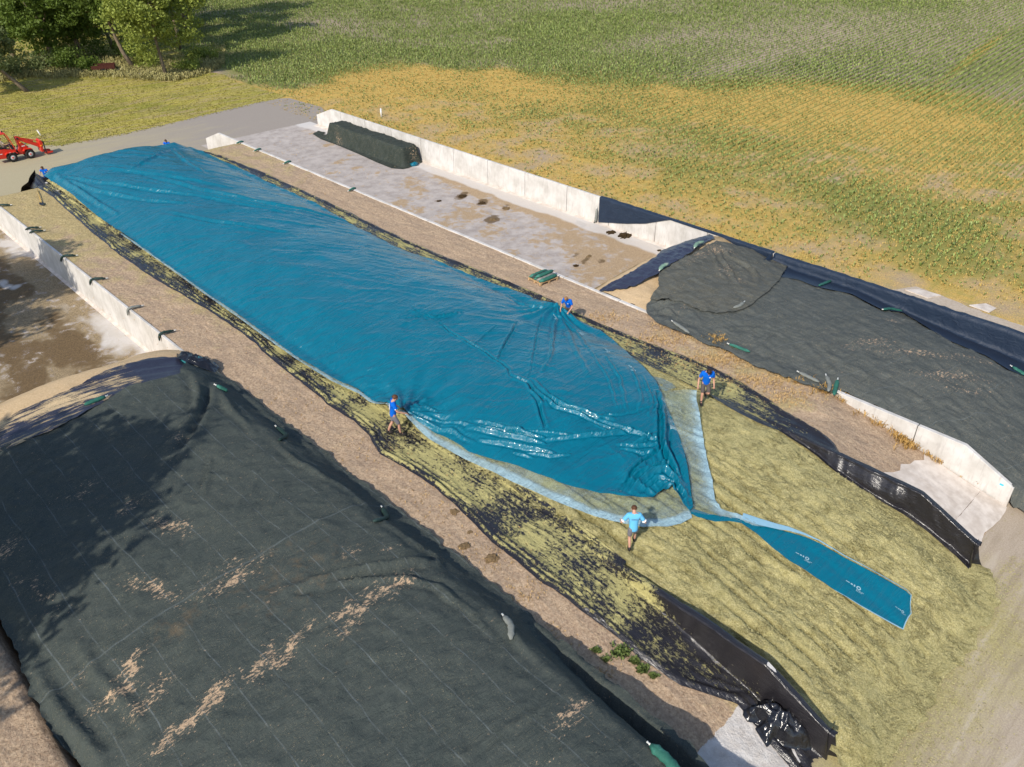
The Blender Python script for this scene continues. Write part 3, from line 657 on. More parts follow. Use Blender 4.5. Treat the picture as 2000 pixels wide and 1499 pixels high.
def disp_L(V, Sx):
    X, Y, Z = V[..., 0], V[..., 1], V[..., 2]; s = Sx[..., 0]
    k = sm(0, .25, s) * sm(0, .2, Sx[..., 1])
    rg = ridg(X * 2.6 + .8 * fbm(X, Y * .4, 3) + .12 * Y, Y * .35, 81, 3); Z = Z + (.09 * rg ** 2 - .02) * (.3 + .7 * k)
    Z = Z + .10 * np.exp(-((s - .16 - .1 * fbm(Y * .6, 0 * Y, 5)) / .11) ** 2) * (.4 + fbm(Y * 1.3, 0 * Y, 6)) + .05 * np.exp(-((s - .5) / .08) ** 2) * (fbm(Y * .4, 0 * Y + 4, 6) > .5)
    # folds fanning from the wall corner
    th = np.arctan2(Y - 5.9, W3B - X + .2); nearf = sm(9.5, 6, Y) * sm(0, 1.2, W3B - X + .2)
    Z = Z + .05 * nearf * np.sin(th * 26 + 3 * fbm(X, Y, 9)) * sm(0, .6, s)
    X = X + .04 * (fbm(Y * 2.2, s * 1.2, 23) - .5) * (Sx[..., 1] > .1)
    # the far corner is held up by a worker
    d = np.hypot((X - 16.35) / .9, (Y - 67.2) / 1.7); Z = Z + 1.15 * np.clip(1 - d, 0, 1) ** 1.1
    return np.stack([X, Y, Z], -1)
def cov_L(V, Sx):
    X, Y = V[..., 0], V[..., 1]; s = Sx[..., 0]; e = Sx[..., 1]
    c = np.interp(Y, [3, 6, 7.5, 9.5, 12, 18, 24, 40, 64, 65.5, 70], [-.9, -.35, .05, .44, .54, .56, .60, .50, .56, .1, -.9])
    c = c - .8 * np.exp(-(s / .09) ** 2) - .5 * np.exp(-((s - .28) / .05) ** 2) * (Y > 10) - .3 * np.exp(-((s - .5) / .05) ** 2) * (Y > 12)
    c = c - .9 * sm(10.5, 8.0, Y) * sm(1.25, .2, e) - .55 * sm(14, 9, Y) * sm(.9, .2, e)
    c = c + .5 * sm(9, 5, Y) * np.exp(-((s - .9) / .5) ** 2) + .25 * (ridg(X * 1.5, Y * .3, 44, 2) - .5)
    return c
YsL = np.concatenate([np.arange(3.7, 30, .09), np.arange(30, 69.4, .14)])
fl = loft('side_film', YsL, prof_L, 40, MAT_BLACK, {'cov': cov_L}, disp_L)
tag(fl, 'black plastic film strewn with chopped grass along the left edge of the silage', 'plastic film')
# drape of the same film hanging over the far end of the bank
Yd = np.linspace(0, 1, 26); Vd = []
for u in Yd:
    for v in np.linspace(0, 1, 14):
        p0 = np.array([16.45 - .3 * u, 67.4, 2.55]) * (1 - u) + np.array([13.7, 68.6, .35]) * u
        zz = max(0.08, (2.35 * (1 - u) ** 1.5 + .15) * (1 - v) + .08)
        Vd.append((p0[0] + .15 * v + .05 * math.sin(u * 30), 67.3 + 1.5 * u * .6 + 1.1 * v + .12 * math.sin(u * 22 + v * 3), zz))
dr = np_mesh('hanging_end', Vd, grid(14, 26), MAT_BLACK, fl, attrs={'cov': np.full(len(Vd), -1.5)})

TAB_R = [(400, 296, 0), (440, 308, 0), (520, 340, 0), (600, 376, 0), (700, 425, 0), (790, 468, 0), (870, 503, 0), (1000, 553, 0), (1060, 580, 0), (1160, 628, 0), (1240, 660, 0), (1340, 698, 0), (1400, 722, 0), (1490, 772, 0), (1530, 802, 0), (1565, 821, 0), (1600, 842, 0), (1625, 863, 0), (1650, 886, 0)]
tyR, txR = tab(TAB_R, lambda X, Y: Hbank(X, Y) + .02)
TAB_RI = [(1250, 700, 0), (1310, 722, 0), (1350, 742, 0), (1400, 783, 0), (1440, 806, 0), (1480, 826, 0), (1560, 862, 0), (1600, 880, 0), (1640, 903, 0)]
tyRI, txRI = tab(TAB_RI, lambda X, Y: HBs(X, Y) + .08)
def prof_R(Y):
    wt = float(wtop(Y)) if Y > 3.95 else 1.05
    hs = float(HBs(W2B - .15, Y)) + .07; h1 = float(Hbank(W2B + .3, Y)) + .05
    w = max(wt + .07, min(h1, hs)) if Y < 63 else max(min(wt, 2.0) * float(1 - sm(65, 70, Y)) + .03, h1)
    if Y > 9.2:
        xi = float(np.interp(Y, np.concatenate([tyRI, [27]]), np.concatenate([txRI, [26.2]]))); xo = float(np.interp(Y, tyR, txR)) if Y > tyR[0] else W2B + .3
        xo = max((W2B + .27) + (xo - W2B - .27) * float(sm(9.2, 10.0, Y)), W2B + .27) + .1 * float(sm(10, 12, Y)) * (float(fbm(Y * .8, 2.0, 16)) - .5); xi = min(xi, W2B - .2 - .15 * float(fbm(Y * 1.1, 4.0, 3)))
        return [(xi, float(HBs(xi, Y)) + .11), (W2B - .1, hs + .02), (W2B - .04, w), (W2B + .2, w), (W2B + .26, max(h1, w - .12)), (xo, max(float(Hbank(xo, Y)) + .04, 0.05))]
    xi = W2B - .2 - .15 * float(fbm(Y * 1.1, 4.0, 3))
    return [(xi, float(HBs(xi, Y)) + .10), (W2B - .08, hs + .06), (W2B - .04, w), (W2B + .2, w), (W2B + .215, w - .12), (W2B + .22, w - .24)]
def disp_R(V, Sx):
    X, Y, Z = V[..., 0], V[..., 1], V[..., 2]; s = Sx[..., 1]
    rg = ridg(X * 3.0 + .8 * fbm(X, Y * .4, 3) + .1 * Y, Y * .3, 82, 3); k = sm(0, .2, Sx[..., 0])
    Z = Z + (.08 * rg ** 2 - .02) * sm(9, 12, Y)
    Z = Z + .09 * np.exp(-((s - .15) / .09) ** 2) * (.4 + fbm(Y * 1.3, 0 * Y, 16)) * sm(9, 11, Y)
    X = X - .07 * (ridg(Y * 2.4 + .9 * (2 - Z), Z * .5, 24, 2) - .4) * sm(10.5, 9, Y) * sm(.0, .35, Sx[..., 0]) * (X < W2B)
    bul = sm(10.5, 9.2, Y) * sm(6, 7.2, Y); X = X - .22 * bul * np.sin(np.clip((Z - .9) / 1.1, 0, 1) * np.pi) * (X < W2B)
    return np.stack([X, Y, Z], -1)
def cov_R(V, Sx):
    X, Y = V[..., 0], V[..., 1]; s = Sx[..., 1]
    c = np.interp(Y, [3, 9, 10.5, 12.5, 16, 26, 40, 66, 70], [-1.2, -.9, -.1, .35, .56, .56, .44, .55, -.5])
    return c - .8 * np.exp(-(s / .07) ** 2) - .6 * np.exp(-((s - .25) / .05) ** 2) + .35 * (ridg(X * 2.0, Y * .3, 45, 2) - .5) - .5 * np.exp(-(Sx[..., 0] / .3) ** 2) * sm(20, 14, Y)
YsR = np.concatenate([np.arange(3.72, 30, .09), np.arange(30, 68, .15)])
fr = loft('side_film', YsR, prof_R, 34, MAT_BLACK, {'cov': cov_R}, disp_R)
tag(fr, 'black plastic film folded over the wall on the right edge of the silage', 'plastic film')
def endflap(x0, x1, sgn, film):
    V = []
    for j in range(9):
        for i in range(12):
            u = i / 11; v = j / 8; x = x0 + (x1 - x0) * u
            V.append((x + .03 * math.sin(v * 9 + u * 4), 3.86 - .06 * v - .10 * math.sin(u * 7 + v) * v - .25 * v * v * u, 1.10 * (1 - v) + .06))
    return np_mesh('end_flap', V, grid(12, 9), MAT_BLACKG, film)
endflap(W3B - .12, W3B + .28, 1, fl); endflap(W2B - .25, W2B + .26, 1, fr)

# ------------------------------------------------------------------ the blue sheet
LIFTS = [(756, 786, .62, 1.5), (787, 801, .70, 1.7), (1088, 594, .72, 2.2), (338, 290, .35, 1.6), (104, 342, .45, 2.2)]
def base_T(X, Y): return HBs(X, Y) + .15
LA = []
for a, b, l, r in LIFTS:
    p = hit(a, b, lambda X, Y: base_T(X, Y) + l) if b > 360 else ((26.4, 65.4, 0) if a > 200 else (17.4, 66.6, 0)); LA.append((p[0], p[1], l, r))
def lift(X, Y):
    L = 0 * X
    for x, y, l, r in LA:
        d = np.hypot(X - x, Y - y) / r; L = np.maximum(L, l * np.clip(1 - d, 0, 1) ** 1.5)
    return L
def H_T(X, Y): return base_T(X, Y) + lift(np.asarray(X, float), np.asarray(Y, float))
BL = [(135, 378), (166, 404), (192, 424), (236, 456), (280, 486), (312, 508), (346, 532), (380, 557), (400, 571), (460, 613), (520, 657), (580, 699), (650, 741), (700, 762), (756, 786), (787, 801), (834, 836), (880, 863), (915, 887), (969, 903), (1010, 913), (1050, 928), (1090, 944), (1130, 957), (1172, 967), (1230, 972), (1276, 973), (1298, 962), (1312, 956), (1322, 968), (1334, 990), (1346, 1003)]
BR = [(1353, 996), (1347, 950), (1342, 920), (1335, 885), (1325, 850), (1313, 820), (1300, 792), (1293, 776), (1280, 747), (1262, 727), (1239, 706), (1215, 686), (1198, 668), (1172, 650), (1146, 634), (1104, 606), (1088, 594), (1060, 589), (1034, 580), (981, 562), (915, 538), (845, 507), (768, 482), (687, 440), (617, 400), (587, 387), (535, 363), (484, 337), (437, 318)]
PB = [hit(a, b, H_T)[:2] for a, b in BL] + [hit(a, b, H_T)[:2] for a, b in BR] + [(27.9, 63.8), (27.6, 66.0), (26.5, 67.3), (24, 67.8), (21, 67.9), (18.5, 67.7), (17.2, 67.4), (16.6, 66.4), (16.6, 64.6)]
# creases: pixel polyline -> world, with height and half width
CR = []
def crease(pts, a, w_): CR.append(([hit(x, y, H_T)[:2] for x, y in pts], a, w_))
for pts, a, w_ in [
    ([(835, 618), (880, 650), (925, 676), (972, 706), (992, 725), (998, 738)], -.07, .05), ([(998, 738), (1030, 752), (1050, 775), (1062, 792)], -.10, .07),
    ([(1040, 746), (1075, 782), (1110, 800), (1160, 815), (1200, 822)], .10, .08), ([(1040, 768), (1090, 800), (1140, 818), (1165, 828)], .09, .06), ([(1040, 775), (1058, 812), (1066, 840)], -.09, .07),
    ([(972, 706), (985, 680), (1000, 650), (1010, 632)], -.08, .05), ([(925, 676), (950, 655), (970, 640)], -.05, .04), ([(1037, 740), (1042, 690), (1052, 650), (1062, 612)], -.05, .05),
    ([(787, 801), (850, 822), (930, 838), (1020, 848), (1090, 852)], .06, .06), ([(915, 840), (960, 848), (1010, 858), (1060, 868)], .11, .07), ([(930, 827), (980, 838), (1020, 850), (1064, 856)], .10, .06),
    ([(940, 864), (990, 872), (1040, 881), (1080, 888)], .12, .07), ([(1000, 848), (1060, 846), (1120, 852)], .07, .05), ([(1030, 886), (1070, 893), (1112, 890)], .08, .05), ([(1000, 888), (1040, 897)], .06, .05),
    ([(1060, 862), (1130, 856), (1200, 848), (1240, 842)], .10, .07), ([(1160, 815), (1200, 812), (1240, 806), (1280, 790)], .06, .05), ([(1165, 818), (1200, 835), (1250, 848), (1290, 862), (1300, 880)], .10, .07),
    ([(1160, 828), (1190, 842), (1230, 845)], -.09, .06), ([(1210, 872), (1250, 874), (1285, 870)], .10, .06), ([(1215, 880), (1255, 888), (1280, 884)], .08, .05), ([(1240, 865), (1262, 858), (1282, 849)], .10, .06),
    ([(1210, 958), (1240, 920), (1270, 895), (1298, 872)], -.12, .07), ([(1300, 800), (1298, 840), (1300, 880), (1320, 930), (1340, 975)], .16, .10), ([(1285, 770), (1292, 820), (1290, 870), (1312, 920), (1335, 960)], -.14, .08),
    ([(1230, 960), (1270, 925), (1300, 920), (1325, 945)], .14, .09), ([(1250, 962), (1285, 940), (1312, 945), (1334, 975)], -.10, .07), ([(1240, 930), (1275, 915), (1305, 900)], .08, .06), ([(1280, 975), (1300, 955), (1318, 955)], .12, .08),
    ([(1088, 596), (1085, 640), (1075, 700), (1060, 730)], .07, .08), ([(1088, 596), (1110, 650), (1130, 700), (1150, 740)], .04, .10), ([(1088, 596), (1060, 604), (1030, 600), (985, 578)], .08, .08), ([(1080, 615), (1100, 625), (1125, 650), (1150, 690)], .05, .07),
    ([(787, 803), (820, 812), (842, 806)], .0, .05), ([(800, 797), (820, 790), (842, 781)], .09, .05), ([(790, 797), (830, 800), (880, 806)], .05, .06), ([(787, 803), (830, 828), (880, 846), (930, 868)], .05, .07),
    ([(830, 617), (850, 621), (880, 617), (905, 612)], .08, .05), ([(800, 600), (822, 617), (835, 628)], -.05, .04), ([(790, 622), (822, 619), (840, 618)], .05, .05), ([(775, 640), (800, 632), (830, 624)], .04, .04),
    ([(110, 342), (200, 360), (300, 372), (420, 392), (560, 420)], .09, .14), ([(110, 345), (190, 375), (280, 390), (360, 400)], .09, .14), ([(110, 346), (170, 385), (230, 420)], .10, .14), ([(280, 345), (380, 372), (520, 402), (700, 440)], -.12, .20), ([(200, 330), (320, 345), (450, 368)], .10, .2), ([(320, 420), (440, 440), (560, 458)], -.08, .16),
    ([(338, 292), (300, 310), (260, 330)], .08, .12), ([(338, 292), (360, 315), (400, 340)], .08, .12),
    ([(1180, 700), (1210, 740), (1225, 800)], .05, .06), ([(1150, 690), (1190, 750), (1205, 800)], .04, .06), ([(1230, 720), (1250, 770), (1250, 810)], .05, .06), ([(1255, 740), (1272, 780), (1270, 815)], .05, .06)]:
    crease(pts, a, w_)
def crease_z(X, Y):
    if np.ndim(X) == 0: return crease_z(np.array([float(X)]), np.array([float(Y)]))[0]
    Z = 0 * X; wx = X + .16 * (fbm(X * 1.3, Y * 1.3, 301, 2) - .5); wy = Y + .16 * (fbm(X * 1.3, Y * 1.3, 302, 2) - .5)
    for P, a, w_ in CR:
        P = np.array(P); q = w_ * 4
        k = (X > P[:, 0].min() - q) & (X < P[:, 0].max() + q) & (Y > P[:, 1].min() - q) & (Y < P[:, 1].max() + q)
        if not k.any(): continue
        x, y = wx[k], wy[k]; D = np.full(x.shape, 9.); T = np.zeros(x.shape); nseg = len(P) - 1
        for i in range(nseg):
            d = P[i+1] - P[i]; L2 = d @ d + 1e-9; t = np.clip(((x - P[i, 0]) * d[0] + (y - P[i, 1]) * d[1]) / L2, 0, 1)
            dd = np.hypot(x - P[i, 0] - t * d[0], y - P[i, 1] - t * d[1]); u = dd < D; D[u] = dd[u]; T[u] = ((i + t) / nseg)[u]
        en = np.clip(np.sin(np.clip(T * .94 + .03, 0, 1) * np.pi), 0, 1) ** .5
        if a > 0: Z[k] += a * en * (np.exp(-(D / w_) ** 2) - .35 * np.exp(-((D - 1.7 * w_) / w_) ** 2))
        else: Z[k] += a * en * np.exp(-(D / w_) ** 2) * .8 - a * en * .5 * np.exp(-((D - 1.6 * w_) / w_) ** 2)
    return Z
def wrin_T(X, Y):
    # long fine wrinkles: direction turns from across (far) to fanning (near)
    px, py = .7146 * X - .6996 * Y, .6996 * X + .7146 * Y
    wq = 1.2 * (fbm(X * .22, Y * .22, 61) - .5); wr_ = .5 * (fbm(X * .9, Y * .9, 62) - .5)
    a = ridg((py + wq + .22 * px) * 1.15 + wr_, px * .16, 63, 3); b = ridg((py + wq) * 2.6 + wr_ * 2, px * .28, 64, 3)
    edge = sm(3.2, .4, X - 16.6) * sm(16, 24, Y)
    c = ridg((Y * .8 + X * .5 + wr_) * 2.2, (X - .2 * Y) * .35, 65, 3)
    farw = sm(14, 30, Y); nearw = 1 - farw
    z = (.055 * (a - .4) * (.35 + .65 * farw) + .030 * (b - .4) * (.4 + .6 * fbm(X * .3, Y * .3, 66)) * (.5 + .5 * farw)) * (1 - .7 * edge)
    z = z + .05 * (c - .4) * edge
    n = ridg((X * .35 + Y) * .7 + wq, X * .3, 67, 2); z = z + nearw * .04 * (n - .4)
    # soft swells
    z = z + .16 * (fbm(X * .23, Y * .2, 68) - .5) + .05 * (fbm(X * .8, Y * .6, 69) - .5)
    # puckering towards the gathered corner
    gx, gy = PB[len(BL) - 1]; d = np.hypot(X - gx, Y - gy); th = np.arctan2(Y - gy, X - gx)
    z = z + .05 * sm(6.0, 1.0, d) * sm(0, .5, d) * (ridg(th * 5.5 + .5 * fbm(X * .8, Y * .8, 70), d * .5, 72, 2) - .4) * 1.6
    for (lx, ly, l, r) in LA[1:3]:
        d = np.hypot(X - lx, Y - ly); th = np.arctan2(Y - ly, X - lx); z = z + .035 * sm(4.5, .6, d) * sm(0, .35, d) * np.sin(th * 17 + 3 * fbm(X * .7, Y * .7, 71))
    return z
def H_blue(X, Y):
    z = H_T(X, Y) + 1.6 * wrin_T(X, Y) + 1.45 * crease_z(X, Y) + .08
    return np.maximum(z, HBs(X, Y) + .10 + .25 * (z - HBs(X, Y)) * (z < HBs(X, Y) + .1))
m = NT('blue_film', .27, .32)
vv = m.map((.45, 2.6, 1), R(-44)); w1 = m.noise(1.6, 6, .62, vec=vv, dist=.9); w2 = m.noise(5.5, 4, .6, vec=vv, dist=.6); n0 = m.noise(.35, 4)
c0 = m.mix(n0, (.0, .108, .172), (.0, .142, .218))
def rdg(s_, n): return m.math('SUBTRACT', 1.0, m.math('ABSOLUTE', m.math('MULTIPLY_ADD', n, 2.0, -1.0)))
r1 = m.math('POWER', rdg(m, m.noise(.9, 4, .55, vec=m.map((.26, 2.3, 1), R(-46)), dist=.7)), 6.0); r2 = m.math('POWER', rdg(m, m.noise(1.1, 3, .5, vec=m.map((1.8, .35, 1), R(-20)), dist=.7)), 7.0)
m.col(c0); m.bump(w1, .3, .13); m.bump(r1, .42, .10); m.rough(m.ramp(m.noise(.8, 4), [(.3, .22), (.7, .34)]))
m.b.inputs['Coat Weight'].default_value = .25; m.b.inputs['Coat Roughness'].default_value = .05

MAT_BLUE = m.m
blue = sheet('blue_sheet', PB, .08, H_blue, MAT_BLUE, fine=(27.0, .042))
print('blue', len(blue.data.vertices))
tag(blue, 'huge wrinkled blue plastic sheet pulled over most of the long silage heap', 'plastic sheet')
# pale rim where the clear under-film peeps out along the left edge
m = NT('clear_film', .22, .5)
den = m.attr('den'); fn = m.noise(2.6, 6, .6, vec=m.map((1, 2.2, 1), R(-40)), dist=1.2); st2 = m.noise(9, 4, .6, vec=m.map((3.0, .5, 1), R(25)))
m.col(m.mix(den, (.33, .42, .43), (.36, .54, .62)))
tr_ = m.t.nodes.new('ShaderNodeBsdfTransparent'); tr_.inputs[0].default_value = (.86, .93, .95, 1); mx = m.t.nodes.new('ShaderNodeMixShader')
al = m.math('ADD', m.math('MULTIPLY_ADD', den, .75, .12), m.math('MULTIPLY_ADD', fn, .9, -.36)); al = m.ramp(al, [(.1, .16), (.45, .42), (.9, .82)])
m.set(mx.inputs[0], al); m.t.links.new(tr_.outputs[0], mx.inputs[1]); m.t.links.new(m.b.outputs[0], mx.inputs[2]); m.t.links.new(mx.outputs[0], m.o.inputs[0])
m.bump(fn, .8, .16); m.bump(st2, .6, .06); MAT_CLEAR = m.m
def edge_den(P, w_, lo, hi):
    A = np.array(P + [P[0]])
    def f(X, Y):
        D = np.full(np.shape(X), 9.)
        for a, b in zip(A[:-1], A[1:]):
            d = b - a; t = np.clip(((X - a[0]) * d[0] + (Y - a[1]) * d[1]) / (d @ d + 1e-9), 0, 1); D = np.minimum(D, np.hypot(X - a[0] - t * d[0], Y - a[1] - t * d[1]))
        return lo + (hi - lo) * np.exp(-(D / w_) ** 2)
    return f
Hc = lambda X, Y: H_T(X, Y) - .03 + .03 * ridg(X * 2, Y * 2, 5, 2)
rim_out = [(236, 457), (312, 510), (400, 574), (460, 616), (520, 660), (580, 702), (650, 745), (700, 768), (756, 790), (787, 805), (840, 858), (880, 881), (920, 902), (969, 924), (1000, 940), (1040, 958), (1080, 976), (1120, 992), (1160, 1007), (1190, 1015), (1218, 1022), (1256, 1028), (1304, 1028), (1330, 1022), (1352, 1010)]
rim_in = [(1346, 992), (1330, 962), (1312, 940), (1290, 950), (1230, 960), (1130, 945), (1010, 903), (880, 850), (770, 786), (650, 733), (520, 650), (400, 566), (312, 504), (236, 454)]
PO = [hit(a, b, H_T)[:2] for a, b in rim_out]; PI = [hit(a, b, H_T)[:2] for a, b in rim_in]
def rim_den(X, Y):
    A = np.array(PO); D = np.full(X.shape, 9.)
    for a, b in zip(A[:-1], A[1:]):
        d = b - a; t = np.clip(((X - a[0]) * d[0] + (Y - a[1]) * d[1]) / (d @ d + 1e-9), 0, 1); D = np.minimum(D, np.hypot(X - a[0] - t * d[0], Y - a[1] - t * d[1]))
    bw = .13 + .16 * sm(30, 16, Y); return .05 + .85 * sm(bw + .12, bw - .04, D + .12 * (fbm(X * 2, Y * 2, 8) - .5)) + .7 * (fbm(X * 1.2, Y * 1.2, 19) - .5)
cl = sheet('clear_underlay', PO + PI, .09, lambda X, Y: Hc(X, Y) - .005, MAT_CLEAR, attrs={'den': rim_den})
tag(cl, 'pale clear plastic film showing below the lower edge of the big blue sheet', 'plastic film')
LB = [(1361, 764, .55, 1.6)]
pL = hit(1361, 764, lambda X, Y: HBs(X, Y) + .6)
def H_w(X, Y):
    d = np.hypot(X - pL[0], Y - pL[1]) / 2.3
    return HBs(X, Y) + .09 + .52 * np.clip(1 - d, 0, 1) ** 1.4 + .16 * ridg(X * 1.9 + .5 * Y, Y * .35, 6, 3)
wed = [(1272, 742), (1300, 762), (1318, 763), (1361, 763), (1360, 778), (1367, 811), (1370, 833), (1376, 874), (1385, 915), (1392, 938), (1396, 974), (1408, 994), (1433, 1002), (1462, 1011), (1500, 1024), (1540, 1034), (1520, 1037), (1480, 1028), (1452, 1021), (1420, 1012), (1384, 1006), (1350, 1000), (1340, 960), (1325, 880), (1300, 810), (1285, 765)]
PW = [hit(a, b, H_w)[:2] for a, b in wed]
cw = sheet('clear_film', PW, .08, H_w, MAT_CLEAR, attrs={'den': lambda X, Y: edge_den([PW[i] for i in range(3, 16)], .32, .12, .95)(X, Y) + 1.0 * (fbm(X * 1.1, Y * 1.1, 29) - .5)})
tag(cw, 'pale clear plastic film pulled out by the worker in grey shorts beside the blue sheet', 'plastic film')
ft = [(1266, 736), (1292, 742), (1312, 751), (1320, 760), (1300, 768), (1285, 760)]
cf = sheet('film_fold', [hit(a, b, HBs)[:2] for a, b in ft], .1, lambda X, Y: HBs(X, Y) + .08, MAT_CLEAR, cw, attrs={'den': lambda X, Y: .3 + 0 * X})

# narrow tail of the blue sheet lying down the front of the heap
def H_tail(X, Y):
    return HBs(X, Y) + .14 + .06 * (fbm(X * .9, Y * .9, 88) - .5) + .03 * ridg((X * .83 + Y * .55) * 0 + (X * -.55 + Y * .83) * 2.2, (X * .83 + Y * .55) * .3, 89, 2) * sm(4.5, 8, Y)
tl = [(1346, 992), (1384, 1004), (1420, 1010), (1450, 1014), (1484, 1026), (1540, 1040), (1570, 1048), (1600, 1061), (1650, 1090), (1700, 1116), (1740, 1138), (1770, 1155), (1779, 1164), (1777, 1182), (1778, 1200), (1772, 1208), (1768, 1218), (1763, 1230), (1740, 1217), (1680, 1183), (1630, 1153), (1570, 1112), (1540, 1094), (1510, 1071), (1480, 1044), (1448, 1022), (1424, 1018), (1396, 1019), (1362, 1010), (1350, 1004)]
PT = [hit(a, b, H_tail)[:2] for a, b in tl]
tail = sheet('blue_tail', PT, .06, H_tail, MAT_BLUE); tag(tail, 'narrow end of blue plastic sheet lying flat down the front slope of the silage', 'plastic sheet')
m = plain('white_print', (.80, .84, .86), .5, .3); MAT_PRINT = plain('faded_white_print', (.30, .46, .52), .5, .3)
def ribbon(px_pts, w_, H, z, name, mat, parent):
    P = [np.array(hit(a, b, H)[:2]) for a, b in px_pts]; V = []; n = len(P)
    for i in range(n):
        t = P[min(i+1, n-1)] - P[max(i-1, 0)]; t /= np.linalg.norm(t) + 1e-9; nn = np.array([-t[1], t[0]])
        ww = w_[i] if hasattr(w_, '__len__') else w_
        for s_ in (-.5, .5):
            q = P[i] + nn * ww * s_; V.append((q[0], q[1], float(H(q[0], q[1])) + z))
    return np_mesh(name, V, np.array([(2*i, 2*i+1, 2*i+3, 2*i+2) for i in range(n-1)]), mat, parent)
m2 = plain('pale_film_edge', (.24, .42, .53), .35, .4)
top_edge = [(1450, 1010), (1484, 1022), (1515, 1030), (1540, 1035), (1570, 1045), (1600, 1058), (1625, 1073), (1650, 1088), (1675, 1101), (1700, 1114), (1740, 1137), (1770, 1154), (1779, 1164), (1777, 1182), (1779, 1200), (1773, 1208), (1768, 1218), (1763, 1231), (1740, 1219), (1710, 1202), (1680, 1185), (1655, 1169), (1630, 1155)]
ribbon(top_edge, [.30, .32, .26, .18, .10, .05, .04, .03, .03, .02, .03, .02, .03, .02, .02, .03, .03, .04, .05, .04, .03, .02, .02], H_tail, .05, 'pale_edge', m2, tail)
def print_marks(spots, H, parent, z, mat=MAT_PRINT, axis=(1, 0)):
    """small printed sign repeated along a sheet: dashes, an arrow, a ring and two lines of tiny print"""
    ux = np.array(axis) / np.linalg.norm(axis); uy = np.array([-ux[1], ux[0]])
    for px, py, k in spots:
        c = np.array(hit(px, py, H)[:2]); V = []; F = []
        def quad(u0, v0, u1, v1):
            b = len(V)
            for u, v in ((u0, v0), (u1, v0), (u1, v1), (u0, v1)):
                q = c + ux * u * k + uy * v * k; V.append((q[0], q[1], float(H(q[0], q[1])) + z))
            F.append((b, b+1, b+2, b+3))
        quad(-.62, .03, -.40, .09); quad(-.34, .0, -.22, .10); quad(-.16, -.02, -.08, .12)
        for t in range(10):
            a0, a1 = 2 * math.pi * t / 10, 2 * math.pi * (t + 1) / 10; b = len(V)
            for r_, a in ((.07, a0), (.13, a0), (.13, a1), (.07, a1)):
                q = c + ux * (.12 + r_ * math.cos(a)) * k + uy * (.04 + r_ * math.sin(a)) * k; V.append((q[0], q[1], float(H(q[0], q[1])) + z))
            F.append((b, b+1, b+2, b+3))
        for row, ln in ((-.16, 6), (-.24, 5)):
            for t in range(ln): quad(.02 + t * .075, row, .02 + t * .075 + (.05 if (t + ln) % 3 else .035), row + .045)
        np_mesh('printed_mark', V, np.array(F), mat, parent, False)
aT = np.array(hit(1740, 1180, H_tail)[:2]) - np.array(hit(1600, 1100, H_tail)[:2])
print_marks([(1572, 1092, .55), (1672, 1150, .6), (1760, 1196, .35)], H_tail, tail, .05, axis=aT)
aB = np.array(hit(1235, 720, H_T)[:2]) - np.array(hit(1130, 650, H_T)[:2])
print_marks([(1086, 622, .5), (1136, 654, .5), (1186, 687, .6), (1236, 721, .62)], H_blue, blue, .035, axis=aB)

# ------------------------------------------------------------------ old clamps under net covers
m = NT('sand_fill', .95, .1)
fn = m.noise(13, 7, .75); pt = m.noise(1.3, 5)
cc = m.ramp(fn, [(.3, (.44, .31, .17)), (.7, (.64, .48, .30))]); m.col(m.mix(m.ramp(m.attr('dk'), [(.3, 0.0), (.7, 1.0)]), cc, m.ramp(fn, [(.3, (.10, .07, .03)), (.7, (.30, .22, .10))])))
m.bump(fn, .7, .05); MAT_SAND = m.m
sc_ = hfield('sand_heap', 1.0, W3A, 30, 40.2, .15, lambda X, Y: HCs(X, Y) + .03 * fbm(X * 2, Y * 2, 3) + .03 - .3 * sm(34.6, 33.0, Y), MAT_SAND, {'dk': lambda X, Y: 0 * X}, kind=None)
tag(sc_, 'pale sand slope closing the front of the covered clamp on the left', 'sand heap')
so = hfield('old_silage', W2 + .21, W1, 19, 29.3, .12, lambda X, Y: HAs(X, Y) + (.12 * (fbm(X * 1.3, Y * 1.3, 3) - .4) + .04 * fbm(X * 6, Y * 6, 4)) * sm(.02, .4, HAs(X, Y)) + .02 - .3 * sm(25.2, 23.6, Y) * sm(33, 35, X) - .12 * sm(24.5, 23, Y), MAT_SAND,
            {'dk': lambda X, Y: np.clip(sm(25.6, 26.4, Y) * (.45 + 1.2 * (fbm(X * .8, Y * .8, 6) - .35)) + sm(41, 42.8, X) * .5, 0, 1)}, kind=None)
tag(so, 'brown cut face of old silage at the end of the empty right hand clamp', 'silage')
